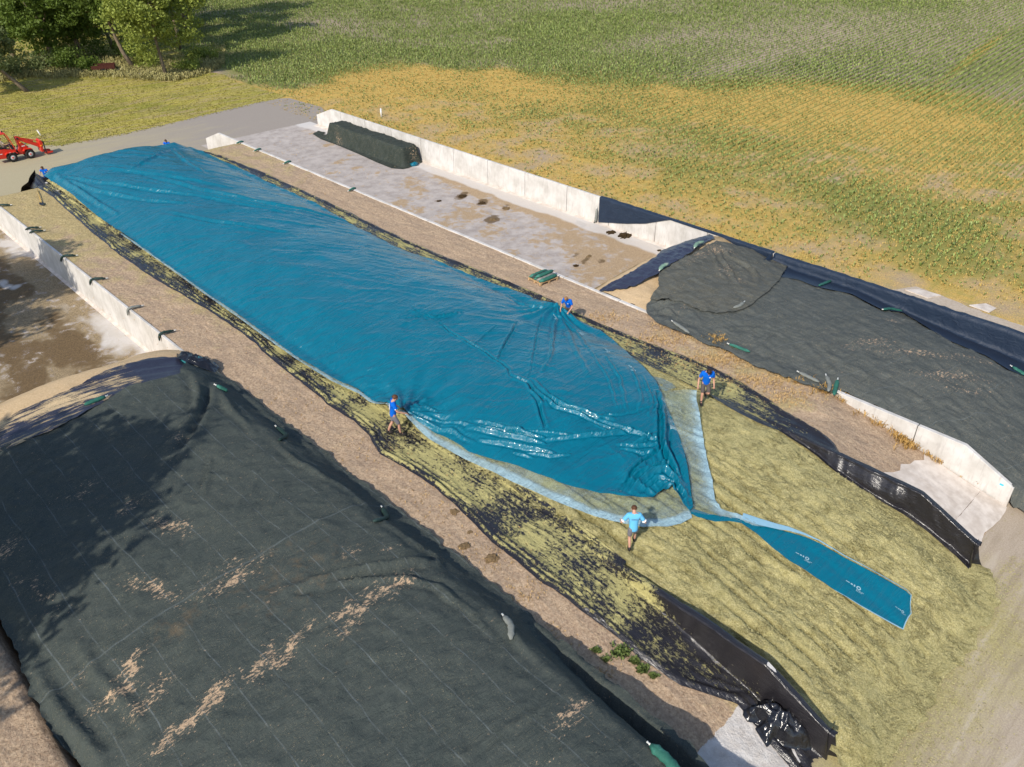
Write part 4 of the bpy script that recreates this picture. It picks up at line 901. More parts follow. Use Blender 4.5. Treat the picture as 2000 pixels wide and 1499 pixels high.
def net_mat(name, axis, space, warp, seams, tint=(0.029, .043, .045), straw=.5):
    m = NT(name, .8, .2)
    X_, Y_, Z_ = m.sep(); fn = m.noise(40, 5, .75); pt = m.noise(.8, 7, .65); md = m.noise(3.2, 6, .7)
    base = m.mix(pt, tuple(c * .65 for c in tint), (tint[0] * 2.1, tint[1] * 1.65, tint[2] * 1.4))
    base = m.mix(m.ramp(fn, [(.44, 0.0), (.62, .55)]), base, (tint[0] * 3.0, tint[1] * 2.4, tint[2] * 2.0))
    co_ = X_ if axis == 'x' else Y_
    cw_ = m.math('ADD', co_, m.attr('wp')); fr_ = m.math('ABSOLUTE', m.math('SUBTRACT', m.math('FRACT', m.math('DIVIDE', cw_, space)), .5))
    ln = m.math('MULTIPLY', m.math('LESS_THAN', fr_, .018 / space), m.ramp(m.noise(1.6, 5, .7), [(.38, .0), (.6, .7)]))
    for axs, v in seams:
        s_ = m.math('LESS_THAN', m.math('ABSOLUTE', m.math('SUBTRACT', m.math('ADD', Y_ if axs == 'y' else X_, m.math('MULTIPLY', m.attr('wp'), .6)), v)), .03)
        ln = m.math('MAXIMUM', ln, m.math('MULTIPLY', s_, .45))
    base = m.mix(ln, base, (.12, .14, .145))
    stk_ = m.noise(2.4, 7, .72, vec=m.map((3.2, .55, 1) if axis == 'y' else (.9, 1.2, 1), R(-38 if axis == 'y' else 15)), dist=.4)
    base = m.mix(m.ramp(stk_, [(.44, 0.0), (.60, .75 if axis == 'y' else .35)]), base, (.105, .112, .102) if axis == 'y' else (.065, .075, .068))
    # straw caught in the net: tiny scattered stalks and tan patches
    s1 = m.noise(17, 3, .6, vec=m.map((1, 4.5, 1), R(20)), dist=.5); s2 = m.noise(15, 3, .6, vec=m.map((4.8, 1, 1), R(-35)), dist=.5)
    sc = m.math('MULTIPLY', m.ramp(m.math('MAXIMUM', s1, s2), [(.645, 0.0), (.70, 1.0)]), m.ramp(m.math('ADD', m.noise(1.1, 5, .7), m.math('MULTIPLY', m.attr('st'), .35)), [(.36, .0), (.54, straw)]))
    base = m.mix(sc, base, (.42, .34, .19))
    e = m.math('ADD', m.attr('st'), m.math('MULTIPLY_ADD', m.noise(8.0, 8, .8, vec=m.map((.7, 1.3, 1), R(15))), 5.2, -2.6))
    base = m.mix(m.ramp(e, [(.70, 0.0), (.85, .92)]), base, m.ramp(fn, [(.3, (.30, .20, .12)), (.7, (.62, .45, .30))]))
    e = m.math('ADD', m.attr('br'), m.math('MULTIPLY_ADD', md, 1.4, -.7)); base = m.mix(m.ramp(e, [(.45, 0.0), (.9, .75)]), base, (.12, .085, .05))
    m.col(base); m.bump(m.noise(1.6, 6, .62, vec=m.map((.6, 1.8, 1), R(30)), dist=.5), .6, .22); m.bump(m.noise(5, 4, .6, vec=m.map((1.6, .6, 1), R(20))), .35, .05); m.bump(fn, .3, .012); return m.m
MAT_NETC = net_mat('green_black_net', 'x', 1.02, 0, [('y', 19.4)])
MAT_NETA = net_mat('grey_green_net', 'y', 1.6, 0, [], (.040, .054, .058), .9)
MAT_NETA2 = net_mat('dusty_net', 'y', 2.3, 0, [], (.048, .058, .055), .9)
def spots_attr(L, H=None):
    W = []
    for px, py, rx, ry, a, s in L:
        q = hit(px, py, H); W.append((q[0], q[1], rx, ry, a, s))
    def f(X, Y):
        r = 0 * X; wx = X + .7 * (fbm(X * 1.5, Y * 1.5, 191) - .5); wy = Y + .7 * (fbm(X * 1.5, Y * 1.5, 192) - .5)
        for cx, cy, r1, r2, a, s in W:
            dx = wx - cx; dy = wy - cy; u = dx * math.cos(a) + dy * math.sin(a); v = -dx * math.sin(a) + dy * math.cos(a)
            r = np.maximum(r, s * np.exp(-(u / r1) ** 2 - (v / r2) ** 2))
        return r
    return f
def Hnc(X, Y):
    X = np.asarray(X, float); Y = np.asarray(Y, float)
    top = HCs(np.minimum(X, 11.0), Y) + .36 * sm(36, 31, Y) * sm(6, 11, X)
    b = Hbank(X, Y) + .07
    k = sm(11.1, 12.8, X)
    z = top * (1 - k) + b * k + .08
    return np.where((X > W3A - .12) & (X < W3A + .3), np.maximum(z, wtop(Y) + .10), z)
def Hc_bound(X, Y): return Hnc(X, Y)
stC_ = spots_attr([(440, 1105, .5, .3, 0, .55), (262, 985, .7, .35, 0, .45), (330, 1025, .9, .35, -1.2, .75), (300, 1155, 1.2, .3, -1.2, .75), (455, 1130, .9, .35, .3, .8), (430, 1145, .7, .3, 0, .6), (1000 * .37 + 45, 1160, .6, .3, .2, .55), (395, 1150, .5, .25, .1, .5),
    (700, 1190, 1.1, .3, .35, .85), (660, 1200, .6, .22, .2, .8), (735, 1165, .6, .3, .3, .85), (575, 1250, .9, .25, .35, .85), (600, 1230, .5, .25, .2, .7), (515, 1300, .7, .25, .5, .85), (545, 1285, .7, .25, .2, .8), (415, 1365, .9, .25, .2, .9), (430, 1355, .6, .25, .1, .7), (375, 1410, .9, .25, .2, .9), (340, 1445, .7, .3, .3, .85), (350, 1430, .4, .25, .3, .8),
    (255, 1285, .5, .25, 0, .85), (245, 1310, .5, .3, 0, .8), (225, 1355, .7, .25, 0, .85), (285, 1370, .7, .35, .4, .8), (270, 1385, .5, .3, .2, .7), (510, 1100, .5, .25, .2, .5), (690, 1085, .6, .3, .3, .5), (1120, 1395, 1.0, .3, .2, .75), (160, 955, .8, .4, 0, .45), (60, 1140, 1.4, .25, -1.3, .5), (90, 1170, 1.0, .2, -1.3, .45), (355, 855, .45, .25, 0, .55), (355, 700 + 165, .4, .2, 0, .4), (760, 1075, .4, .2, .3, .55), (155, 1320, .5, .2, 0, .4), (790, 1140, .9, .3, .2, .75), (760, 1155, .5, .25, .2, .7), (5, 1080, .6, .5, 0, .7), (540, 1160, .4, .2, 0, .4)], Hnc)
brC_ = spots_attr([(560, 1130, 4, 2.5, 0, .5), (350, 1220, 1.5, .8, 0, .6), (640, 1280, 4, 2, 0, .35), (200, 960, 3, 1.2, 0, .4), (620, 860, 3, 2, 0, .4), (850, 1420, 4, 2, 0, .3)], Hnc)
CRN = []
def crease_fn(CRL):
    def f(X, Y):
        global CR
        sv = CR; CR = CRL; z = crease_z(X, Y); CR = sv; return z
    return f
def mk(L, H): return [([hit(x, y, H)[:2] for x, y in p], a, w_) for p, a, w_ in L]
CRC = mk([([(560, 1150), (640, 1128), (720, 1110), (790, 1100), (850, 1098)], .22, .16), ([(600, 1148), (700, 1138), (800, 1133), (860, 1150), (890, 1175)], .14, .12), ([(420, 740), (400, 790), (370, 850), (350, 880)], -.2, .18), ([(380, 735), (390, 780), (375, 830)], .18, .15), ([(450, 745), (500, 790), (560, 840), (640, 905)], .08, .12), ([(430, 760), (450, 800), (500, 850)], .12, .14),
    ([(500, 880), (600, 870), (650, 890)], .07, .1), ([(800, 1095), (850, 1085), (860, 1110)], .12, .1), ([(860, 1150), (930, 1200), (960, 1240)], .1, .12), ([(940, 1165), (1010, 1250), (1080, 1320)], .06, .12), ([(880, 1500), (930, 1460), (1050, 1390), (1130, 1340)], .08, .08), ([(400, 990), (405, 940), (410, 890)], .06, .07), ([(375, 1000), (400, 930), (402, 890)], -.06, .06), ([(290, 1430), (200, 1330), (150, 1260)], .10, .16), ([(210, 1500), (160, 1440), (110, 1380), (60, 1290)], .20, .18), ([(170, 1500), (130, 1450), (90, 1390)], -.18, .14), ([(540, 865), (580, 900), (680, 960), (740, 1010)], .10, .12), ([(740, 1010), (820, 1070), (900, 1120)], .12, .14)], Hnc)
wnC = lambda X, Y: .16 * (fbm(X * .5, Y * .4, 111) - .5) + .10 * (ridg(X * 1.0 + .7 * Y, Y * .8 - .5 * X, 112, 3) - .4) + .05 * ridg(X * 1.9 + .4 * Y, Y * .8, 113, 2) ** 2 * sm(9.8, 11.4, X) + .03 * (ridg(X * 3, Y * 3, 114, 2) - .4)
Hnet = lambda X, Y: Hnc(X, Y) + wnC(X, Y) + crease_fn(CRC)(X, Y)
front = [(-320, 1040), (-150, 950), (0, 878), (50, 856), (105, 832), (170, 797), (245, 756), (290, 745), (325, 738), (350, 730)]
left = [(200, 1580), (160, 1499), (128, 1462), (90, 1415), (62, 1360), (45, 1310), (25, 1255), (0, 1210), (-60, 1120), (-140, 1080)]
PN = [hit(a, b, Hnc)[:2] for a, b in front] + [(11.7, 33.2), (12.7, 32.6), (12.85, 30), (12.8, 25), (12.85, 20), (12.8, 14), (12.7, 9), (12.6, 4), (12.0, 1), (1, 1), (.6, 8)] + [hit(a, b, Hnc)[:2] for a, b in left]
netC = sheet('net_cover', PN, .12, Hnet, MAT_NETC, attrs={'st': stC_, 'br': brC_, 'wp': lambda X, Y: .5 * (fbm(X * .15, Y * .12, 121) - .5) + .12 * (fbm(X * .8, Y * .8, 122) - .5)}, jag=.12)
tag(netC, 'dark green net cover with pale seams and straw over the left hand clamp', 'net cover')
print('netC', len(netC.data.vertices))
rollC = [(-320, 970), (-120, 880), (0, 826), (60, 797), (140, 762), (210, 728), (280, 706), (315, 701), (345, 701), (362, 712), (356, 734), (325, 744), (290, 750), (245, 762), (170, 803), (105, 840), (0, 884), (-120, 942), (-320, 1050)]
Hrc = lambda X, Y: HCs(X, Y) + .10 + .07 * ridg((Y + .18 * X) * 2.4, X * .2, 131, 3) + .10 * np.exp(-((Y - 34.2) / .5) ** 2)
Prc = [hit(a, b, lambda X, Y: HCs(X, Y) + .1)[:2] for a, b in rollC]
def covrc(X, Y):
    return .22 + .9 * (ridg((Y + .14 * X) * .8, X * .14, 141, 2) - .55) + .35 * sm(9.5, 5, X) - 1.2 * sm(9.3, 10.2, X)
fc = sheet('front_film', Prc, .09, Hrc, MAT_NAVYC, attrs={'cov': covrc}, jag=.10); tag(fc, 'dark navy plastic film with sand streaks along the front edge of the left net', 'plastic film')

# right hand clamp
def HnA(X, Y):
    X = np.asarray(X, float); Y = np.asarray(Y, float); k = sm(W2 - .25, W2 + .6, X)
    b = Hbank(X, Y) + .10 + .12 * sm(30.0, 31.2, X); b = np.where(Y < 12.4, np.maximum(b, np.where(X > W2, HAs(X, Y), b)), b)
    return b * (1 - k) + (HAs(X, Y) + .12) * k
oA = [(1287, 533), (1286, 561), (1270, 581), (1262, 599), (1264, 614), (1283, 629), (1315, 644), (1345, 655), (1389, 675), (1427, 690), (1455, 705), (1479, 718), (1520, 732), (1560, 746), (1604, 760), (1633, 769), (1655, 770)]
eA = [(2060, 760), (2000, 735), (1975, 725), (1925, 696), (1850, 665), (1765, 613), (1725, 607), (1665, 576), (1595, 561), (1560, 548), (1530, 543), (1500, 520), (1440, 490), (1400, 472), (1380, 482)]
PA = [hit(a, b, HnA)[:2] for a, b in oA] + [(W2 + .22, 11.6), (W2 + .22, 8), (W2 + .22, 4.2), (W2 - .1, 3.7), (W2 + .1, 1), (32.5, -2), (42.5, -2), (42.3, 3)] + [hit(a, b, HnA)[:2] for a, b in eA]
stA_ = spots_attr([(1700, 670, 1.6, .4, -.6, .5), (1800, 690, 2.2, .4, -.8, .6), (1860, 735, 2.2, .5, -.7, .6), (1880, 760, 1.6, .3, -.7, .5), (1740, 625, .8, .3, -.4, .6), (1900, 700, 2, .25, -.7, .5), (1450, 600, .6, .2, 0, .5), (1330, 600, 1, .4, 0, .3)], HnA)
wnA = lambda X, Y: .14 * (fbm(X * .5, Y * .4, 211) - .5) + .12 * (ridg(X * 1.6 - .8 * Y, Y * .8 + .3 * X, 212, 3) - .4) + .03 * (ridg(X * 3.2, Y * 3.2, 214, 2) - .4)
CRA = mk([([(1395, 480), (1410, 510), (1430, 540), (1440, 560)], .12, .12), ([(1398, 478), (1425, 505), (1465, 525), (1480, 545), (1478, 560)], .16, .14), ([(1390, 482), (1395, 510), (1405, 540)], .1, .1), ([(1265, 600), (1290, 590), (1325, 587)], .14, .12), ([(1270, 610), (1300, 605), (1330, 625)], .12, .12), ([(1410, 645), (1450, 640), (1520, 650)], .05, .1)], HnA)
covA = {'st': stA_, 'br': spots_attr([(1600, 640, 4, 3, 0, .22), (1800, 740, 3, 3, 0, .2), (1350, 640, 2, 2, 0, .2)], HnA), 'wp': lambda X, Y: (X - 37) * .30 + 1.2 * (fbm(X * .3, Y * .3, 221) - .5) - .03 * (X - 37) ** 2}
netA = sheet('net_cover', PA, .11, lambda X, Y: HnA(X, Y) + wnA(X, Y) + crease_fn(CRA)(X, Y), MAT_NETA, attrs=covA, jag=.10)
tag(netA, 'grey green net cover with wavy pale lines over the right hand clamp', 'net cover')
o2 = [(1287, 531), (1340, 503), (1380, 480), (1400, 470), (1450, 482), (1500, 494), (1539, 503), (1541, 514), (1522, 547), (1498, 571), (1473, 589), (1455, 602), (1430, 608), (1400, 612), (1365, 604), (1328, 586), (1300, 588), (1268, 582), (1286, 561)]
HnA2 = lambda X, Y: HnA(X, Y) + .09 + wnA(X, Y) + crease_fn(CRA)(X, Y)
P2 = [hit(a, b, lambda X, Y: HnA(X, Y) + .09)[:2] for a, b in o2]
cov2 = dict(covA); cov2['st'] = spots_attr([(1400, 490, 1.2, .9, 0, .62), (1370, 500, .9, .5, 0, .55), (1420, 530, 1.0, .6, 0, .5), (1440, 550, .8, .3, 0, .5), (1350, 515, .8, .3, 0, .45), (1515, 505, .5, .3, 0, .6)], HnA)
n2 = sheet('net_cover', P2, .11, HnA2, MAT_NETA2, attrs=cov2, jag=.06); tag(n2, 'second dusty grey net piece laid over the far end of the right clamp', 'net cover')
rA = [(1168, 571), (1180, 562), (1204, 548), (1240, 529), (1282, 503), (1318, 481), (1345, 463), (1362, 456), (1385, 460), (1394, 468), (1380, 474), (1354, 491), (1330, 506), (1310, 518), (1286, 535), (1256, 551), (1238, 560), (1220, 565), (1196, 569)]
HrA = lambda X, Y: np.maximum(HAs(X, Y), Hbank(X, Y) * (X < W2 + .2)) + .12 + .07 * ridg(X * 1.2, (Y + .1 * X) * 2.2, 231, 3) + .07 * ridg(X * 2.6, Y * 2.6, 232, 2)
fa = sheet('front_film', [hit(a, b, lambda X, Y: np.maximum(HAs(X, Y), Hbank(X, Y) * (X < W2 + .2)) + .12)[:2] for a, b in rA], .08, HrA, MAT_NAVYP, jag=.08)
tag(fa, 'crinkled purple navy plastic film across the end of the old silage', 'plastic film')
# navy cover hanging over the far wall
def zon(px, py, X):            # height where the pixel's ray meets the plane x = X
    d = ray(px, py); t = X / d[0]; return d[1] * t, CAM_H + d[2] * t
low = [zon(a, b, W1 - .04) for a, b in [(1166, 434), (1224, 437), (1260, 437), (1290, 432), (1314, 429)]]
ly = np.array([p[0] for p in low][::-1]); lz = np.array([p[1] for p in low][::-1])
eP = [hit(a, b, HnA) for a, b in eA[:11]]; ey = np.array([p[1] for p in eP]); exx = np.array([p[0] for p in eP]); k = np.argsort(ey); ey, exx = ey[k], exx[k]
def prof_N(Y):
    wt = WTOP + .07; P = [(W1 + .55, .9), (W1 + .36, 1.75), (W1 + .27, wt), (W1 - .07, wt)]
    if Y > ly[0]: P += [(W1 - .08, min(wt - .01, float(np.interp(Y, ly, lz))))]
    elif Y > 21.5: P += [(W1 - .09, wt - .03 - .75 * float(sm(25.5, 22, Y)))]
    else:
        xe = float(np.interp(Y, ey, exx)) - .15; P += [(W1 - .10, max(float(HAs(W1 - .4, Y)) + .12, .2)), (xe, float(HnA(xe, Y)) + .06)]
    return P
def disp_N(V, Sx):
    X, Y, Z = V[..., 0], V[..., 1], V[..., 2]
    X = X - .06 * ridg(Y * 1.1 + .5 * Z, Z * .8, 241, 3) * sm(0, .2, Sx[..., 1]) * (X < W1 + .1); Z = Z + .05 * (fbm(X * 1.5, Y * 1.2, 242) - .5) * (X < W1 - .2) + .02 * (fbm(Y * 1.5, X * 0, 243) - .5)
    return np.stack([X, Y, Z], -1)
nv = loft('wall_cover', np.arange(-4, 35.25, .15), prof_N, 22, MAT_NAVY, {}, disp_N)
tag(nv, 'dark navy cover hanging over the long white wall by the maize field', 'cover')

# covered stack against the far wall
sx0 = at(*(612, 262))[:2]
def H_st(X, Y):
    e = np.interp(Y, [54.75, 55.15, 66.0, 66.6], [0, 1, 1, 0]); l = sm(40.7, 41.25, X) * sm(43.0, 42.6, X)
    z = (1.42 + .12 * (fbm(Y * .6, X * .6, 253) - .5)) * l * e
    return z + .13 + .07 * ridg(Y * 1.2 + .4 * X, X * .8, 251, 3) * (.3 + l) + .10 * (fbm(X * .8, Y * .8, 252) - .5) * l
st_o = [(611, 262), (625, 258), (640, 262), (645, 262), (668, 240)]
PSt = [at(611, 263, .1)[:2], at(622, 257, .1)[:2], at(636, 260, .1)[:2], (41.3, 67.6), (42.75, 67.2), (42.95, 61), (42.95, 54.7), (42.3, 54.6), (41.7, 54.75), (41.5, 54.4), (41.0, 54.3), (40.5, 54.4), at(765, 330, .1)[:2], at(735, 318, .1)[:2], at(700, 302, .1)[:2], at(660, 285, .1)[:2], at(625, 272, .1)[:2]]
stk = empty('covered_stack', (41.4, 60, 0), 0, 'low stack against the far white wall hidden by a dark green net', 'covered stack')
MAT_STK = net_mat('dark_net', 'x', 9.0, 0, [], (.018, .028, .026), .6)
o = sheet('net', PSt, .10, H_st, MAT_STK, stk, attrs={'st': spots_attr([(662, 272, .8, .2, 1.5, .5), (805, 290, .4, .4, 0, .5)], H_st), 'br': lambda X, Y: 0 * X, 'wp': lambda X, Y: 0 * X}); o.matrix_parent_inverse = Matrix.Translation((-41.4, -60, 0))
bm = bmesh.new(); q = at(802, 318, .35); tube(bm, [(41.5, 54.55, .2), (41.9, 54.45, .25), (42.2, 54.6, .2)], [.16, .22, .12], 10)
o = bm_obj('blue_roll', bm, MAT_BLUE, stk, True); o.matrix_parent_inverse = Matrix.Translation((-41.4, -60, 0))

# crumpled black plastic at the near end
hp = [(1453, 1381), (1466, 1373), (1490, 1366), (1508, 1366), (1526, 1383), (1541, 1408), (1566, 1430), (1591, 1443), (1618, 1441), (1626, 1448), (1616, 1476), (1603, 1475), (1590, 1466), (1566, 1465), (1533, 1459), (1515, 1445), (1498, 1459), (1488, 1444), (1475, 1423), (1481, 1413), (1460, 1409), (1451, 1396)]
Php = [hit(a, b, lambda X, Y: np.where(X < W3B, Hbank(X, Y), 0) + .08)[:2] for a, b in hp]
edp = edge_den(Php, .16, 1, 0)
def H_hp(X, Y):
    e = edp(X, Y)
    return np.where(X < W3B + .1, Hbank(X, Y), 0.05) + .05 + e * (.28 + .5 * (fbm(X * 1.5, Y * 1.5, 261) - .3)) + .40 * e * (ridg(X * 2.6 + 1.6 * fbm(X * 1.5, Y * 1.5, 1), Y * 2.1 + fbm(X * 2, Y * 2, 4), 262, 4) - .35)
hpo = sheet('crumpled_film', Php, .045, H_hp, MAT_BLACKG); tag(hpo, 'crumpled heap of glossy black plastic by the wall end in front', 'plastic film')

# ------------------------------------------------------------------ people
SKIN = plain('skin', (.50, .27, .19), .5, .4, var=.06)
EYE = plain('eye_dark', (.02, .015, .012), .3); LIP = plain('lip', (.38, .13, .11), .5)
ROYAL = plain('royal_blue_cloth', (.0, .115, .56), .85, .2, var=.18, bump=.01); LIGHTB = plain('light_blue_cloth', (.12, .42, .68), .85, .2, var=.12, bump=.01)
GREYC = plain('grey_cloth', (.16, .155, .175), .9, .2, var=.25, bump=.01); BROWNC = plain('brown_grey_cloth', (.085, .072, .068), .9, .2, var=.3, bump=.01)
SHOE = plain('dark_shoe', (.018, .015, .014), .6); WHITEC = plain('white_trim', (.78, .78, .78), .8); BEIGE = plain('beige_cloth', (.56, .47, .36), .9); REDC = plain('red_cap', (.45, .07, .04), .8)
def hairm(c): return plain('hair', c, .6, .3, var=.3, scale=40, bump=.01)
HAIR_D, HAIR_B, HAIR_L = hairm((.03, .014, .008)), hairm((.085, .035, .015)), hairm((.26, .13, .05))
IR = (math.cos(0), 0)
RIGHT = Vector((.7146, -.6996, 0)); AWAY = Vector((.6996, .7146, 0))
def skin_mesh(chains, levels=1):
    """chains: list of (verts, edges, radii, root); returns a mesh grown with Skin + Subdivision"""
    V = []; E = []; Rr = []; roots = []
    for v, e, r, root in chains:
        b = len(V); V += [tuple(p) for p in v]; E += [(a + b, c + b) for a, c in e]; Rr += r; roots.append(b + root)
    me = bpy.data.meshes.new('tmp'); me.from_pydata(V, E, []); ob = bpy.data.objects.new('tmp', me); C.objects.link(ob)
    md = ob.modifiers.new('s', 'SKIN'); md.use_smooth_shade = True
    for i, r in enumerate(Rr):
        q = me.skin_vertices[0].data[i]; q.radius = r if hasattr(r, '__len__') else (r, r); q.use_root = i in roots
    sb = ob.modifiers.new('d', 'SUBSURF'); sb.levels = levels; sb.render_levels = levels
    dg = bpy.context.evaluated_depsgraph_get(); out = bpy.data.meshes.new_from_object(ob.evaluated_get(dg))
    bpy.data.objects.remove(ob); bpy.data.meshes.remove(me)
    for p in out.polygons: p.use_smooth = True
    return out
def person(loc, fwd_, label, shirt, shorts, hair, lean=0., neck=0., hands=None, elbows=None, ankles=None, knees=None, hip=.92, trim=False, logo='chest', group=None, cap=None, side=0., h=1.0, turn=0.):
    rz = math.atan2(-fwd_.x, fwd_.y)
    root = empty('person', loc, rz, label, 'person', group)
    root.scale = (h, h, h)
    RL = Matrix.Rotation(-lean, 4, 'X') @ Matrix.Rotation(side, 4, 'Y')
    P0 = Vector((0, 0, hip))
    def up(p): return P0 + RL @ Vector(p)
    spine = [up((0, 0, 0)), up((0, .005, .18)), up((0, 0, .36)), up((0, -.01, .47))]
    nk = up((0, .0, .55)); HN = RL @ Matrix.Rotation(turn, 4, 'Z') @ Matrix.Rotation(-neck, 4, 'X')
    def hd(p): return nk + HN @ Vector(p)
    sh = [up((sx_ * .185, -.01, .47)) for sx_ in (-1, 1)]
    hands = [Vector(p) for p in (hands or [(-.27, .10, .74), (.27, .10, .74)])]
    elb = [Vector(p) for p in elbows] if elbows else [(sh[i] + hands[i]) / 2 + Vector(((-1, 1)[i] * .05, -.06, -.02)) for i in (0, 1)]
    hipj = [Vector((sx_ * .095, 0, hip - .03)) for sx_ in (-1, 1)]
    ank = [Vector(p) for p in (ankles or [(-.11, .05, .09), (.11, -.05, .09)])]
    kne = [Vector(p) for p in knees] if knees else [(hipj[i] + ank[i]) / 2 + Vector((0, .05, .02)) for i in (0, 1)]
    v = spine + [nk, hd((0, .015, .07)), hd((0, .02, .15)), hd((0, .005, .21))]
    e = [(0, 1), (1, 2), (2, 3), (3, 4), (4, 5), (5, 6), (6, 7)]; r = [(.135, .10), (.13, .095), (.15, .105), (.11, .085), .055, (.07, .078), (.082, .098), (.055, .07)]
    chains = []
    for i in (0, 1):
        b = len(v); ha = hands[i]; d = (ha - elb[i]).normalized(); palm = ha + d * .05
        v += [sh[i], elb[i], ha, palm]; e += [(3, b), (b, b+1), (b+1, b+2), (b+2, b+3)]; r += [.062, .042, .028, (.038, .018)]
        sd = Vector(((-1, 1)[i], 0, 0)); sd = (sd - d * sd.dot(d)).normalized() if abs(sd.dot(d)) < .95 else Vector((0, 1, 0)); curl = d.cross(sd).normalized() * (-1, 1)[i]
        if curl.y < 0 and curl.z > 0: curl = -curl
        for k, (o, L) in enumerate(((-.028, .062), (-.010, .075), (.009, .070), (.027, .054))):
            q0 = palm + sd * o - d * .01; q1 = palm + sd * o * 1.05 + d * L * .5 + curl * .010; q2 = palm + sd * o + d * L * .8 + curl * .034; q3 = palm + sd * o + d * L * .75 + curl * .056
            chains.append(([q0, q1, q2, q3], [(0, 1), (1, 2), (2, 3)], [.0095, .009, .0085, .007], 0))
        t0 = ha + d * .02 - sd * .022 * (1, 1)[i]; chains.append(([t0, t0 - sd * .025 + d * .025 + curl * .012, t0 - sd * .022 + d * .048 + curl * .032], [(0, 1), (1, 2)], [.012, .011, .009], 0))
    for i in (0, 1):
        b = len(v); v += [hipj[i], kne[i], (kne[i] * .55 + ank[i] * .45) + Vector((0, -.02, 0)), ank[i], ank[i] + Vector((0, .12, -.055))]
        e += [(0, b), (b, b+1), (b+1, b+2), (b+2, b+3), (b+3, b+4)]; r += [.088, .058, .055, .036, (.038, .028)]
    me = skin_mesh([(v, e, r, 0)] + chains)
    bm = bmesh.new(); bm.from_mesh(me); nb = len(bm.faces)
    T = lambda p: hd(p)
    HM = HN.to_3x3().to_4x4()
    ball(bm, T((0, .115, .11)), (.014, .022, .022), 8, 6, HM)
    for sx_ in (-1, 1): ball(bm, T((sx_ * .083, .01, .115)), (.014, .024, .034), 8, 6, HM)
    n1 = len(bm.faces)
    for sx_ in (-1, 1): ball(bm, T((sx_ * .032, .096, .135)), (.013, .009, .009), 8, 6, HM)
    n2 = len(bm.faces); ball(bm, T((0, .098, .062)), (.026, .010, .009), 8, 6, HM)
    bm.faces.ensure_lookup_table()
    for i, f_ in enumerate(bm.faces): f_.smooth = True; f_.material_index = 0 if i < n1 else (1 if i < n2 else 2)
    bm.to_mesh(me); bm.free(); me.name = 'body'
    for q in (SKIN, EYE, LIP): me.materials.append(q)
    link('body', me, root)
    # shirt: torso and short sleeves
    v = [up((0, .01, -.17)), up((0, .005, .10)), up((0, 0, .28)), up((0, -.005, .44)), up((0, -.005, .51))]
    e = [(0, 1), (1, 2), (2, 3), (3, 4)]; r = [(.172, .138), (.155, .122), (.168, .125), (.13, .10), (.075, .07)]
    for i in (0, 1):
        b = len(v); v += [sh[i] + Vector((0, 0, .005)), sh[i].lerp(elb[i], .42), sh[i].lerp(elb[i], .72)]; e += [(3, b), (b, b+1), (b+1, b+2)]; r += [.088, .078, .074]
    ms = skin_mesh([(v, e, r, 0)], 2); ms.name = 'shirt'; ms.materials.append(shirt); st_ = link('shirt', ms, root)
    v = [Vector((0, 0, hip + .09)), Vector((0, 0, hip - .04))]; e = [(0, 1)]; r = [(.150, .118), (.145, .118)]
    for i in (0, 1):
        b = len(v); v += [hipj[i] + Vector((0, 0, -.05)), hipj[i].lerp(kne[i], .55), hipj[i].lerp(kne[i], .98)]; e += [(1, b), (b, b+1), (b+1, b+2)]; r += [.105, .092, .086]
    ms = skin_mesh([(v, e, r, 0)], 2); ms.name = 'shorts'; ms.materials.append(shorts); link('shorts', ms, root)
    for i in (0, 1):
        a = ank[i]; bm = bmesh.new(); ball(bm, a + Vector((0, .075, -.05)), (.058, .150, .052), 12, 8); ball(bm, a + Vector((0, -.01, .0)), (.054, .060, .075), 12, 8)
        bm_obj('shoe', bm, SHOE, root, True)
    if cap:
        bm = bmesh.new(); ball(bm, hd((0, .0, .165)), (.098, .112, .085), 14, 10, HM); ball(bm, hd((0, .11, .15)), (.07, .075, .012), 12, 6, HM); bm_obj('cap', bm, cap, root, True)
    bm = bmesh.new(); bmesh.ops.create_icosphere(bm, subdivisions=3, radius=1)
    bmesh.ops.delete(bm, geom=[q for q in bm.verts if (q.co.y > .45 and q.co.z < .42) or q.co.z < -.62], context='VERTS')
    for q in bm.verts:
        k = 1 + .10 * (float(fbm(q.co.x * 5 + 3, q.co.y * 5 + q.co.z * 3, 7)) - .4); q.co = hd(Vector((q.co.x * .094 * k, q.co.y * .110 * k - .008, q.co.z * .098 * k + .148)))
    ho = bm_obj('hair', bm, hair, root, True)
    sm_ = ho.modifiers.new('t', 'SOLIDIFY'); sm_.thickness = .012; sm_.offset = -1
    def patch(p, sx_, sz, nm, mat, back=False, par=st_):
        bm = bmesh.new(); y = -1 if back else 1
        box(bm, p[0] - sx_, p[0] + sx_, p[1] - .006, p[1] + .006, p[2] - sz, p[2] + sz)
        for q in bm.verts: q.co = up(q.co)
        bm_obj(nm, bm, mat, par)
    if logo == 'chest':
        bm = bmesh.new()
        for k in range(8):
            a = k * math.pi / 4; ball(bm, (-.075 + .022 * math.cos(a), .128, .36 + .022 * math.sin(a)), (.012, .006, .012), 6, 4)
        box(bm, -.083, -.067, .122, .134, .352, .368)
        for q in bm.verts: q.co = up(q.co)
        bm_obj('chest_logo', bm, WHITEC, st_)
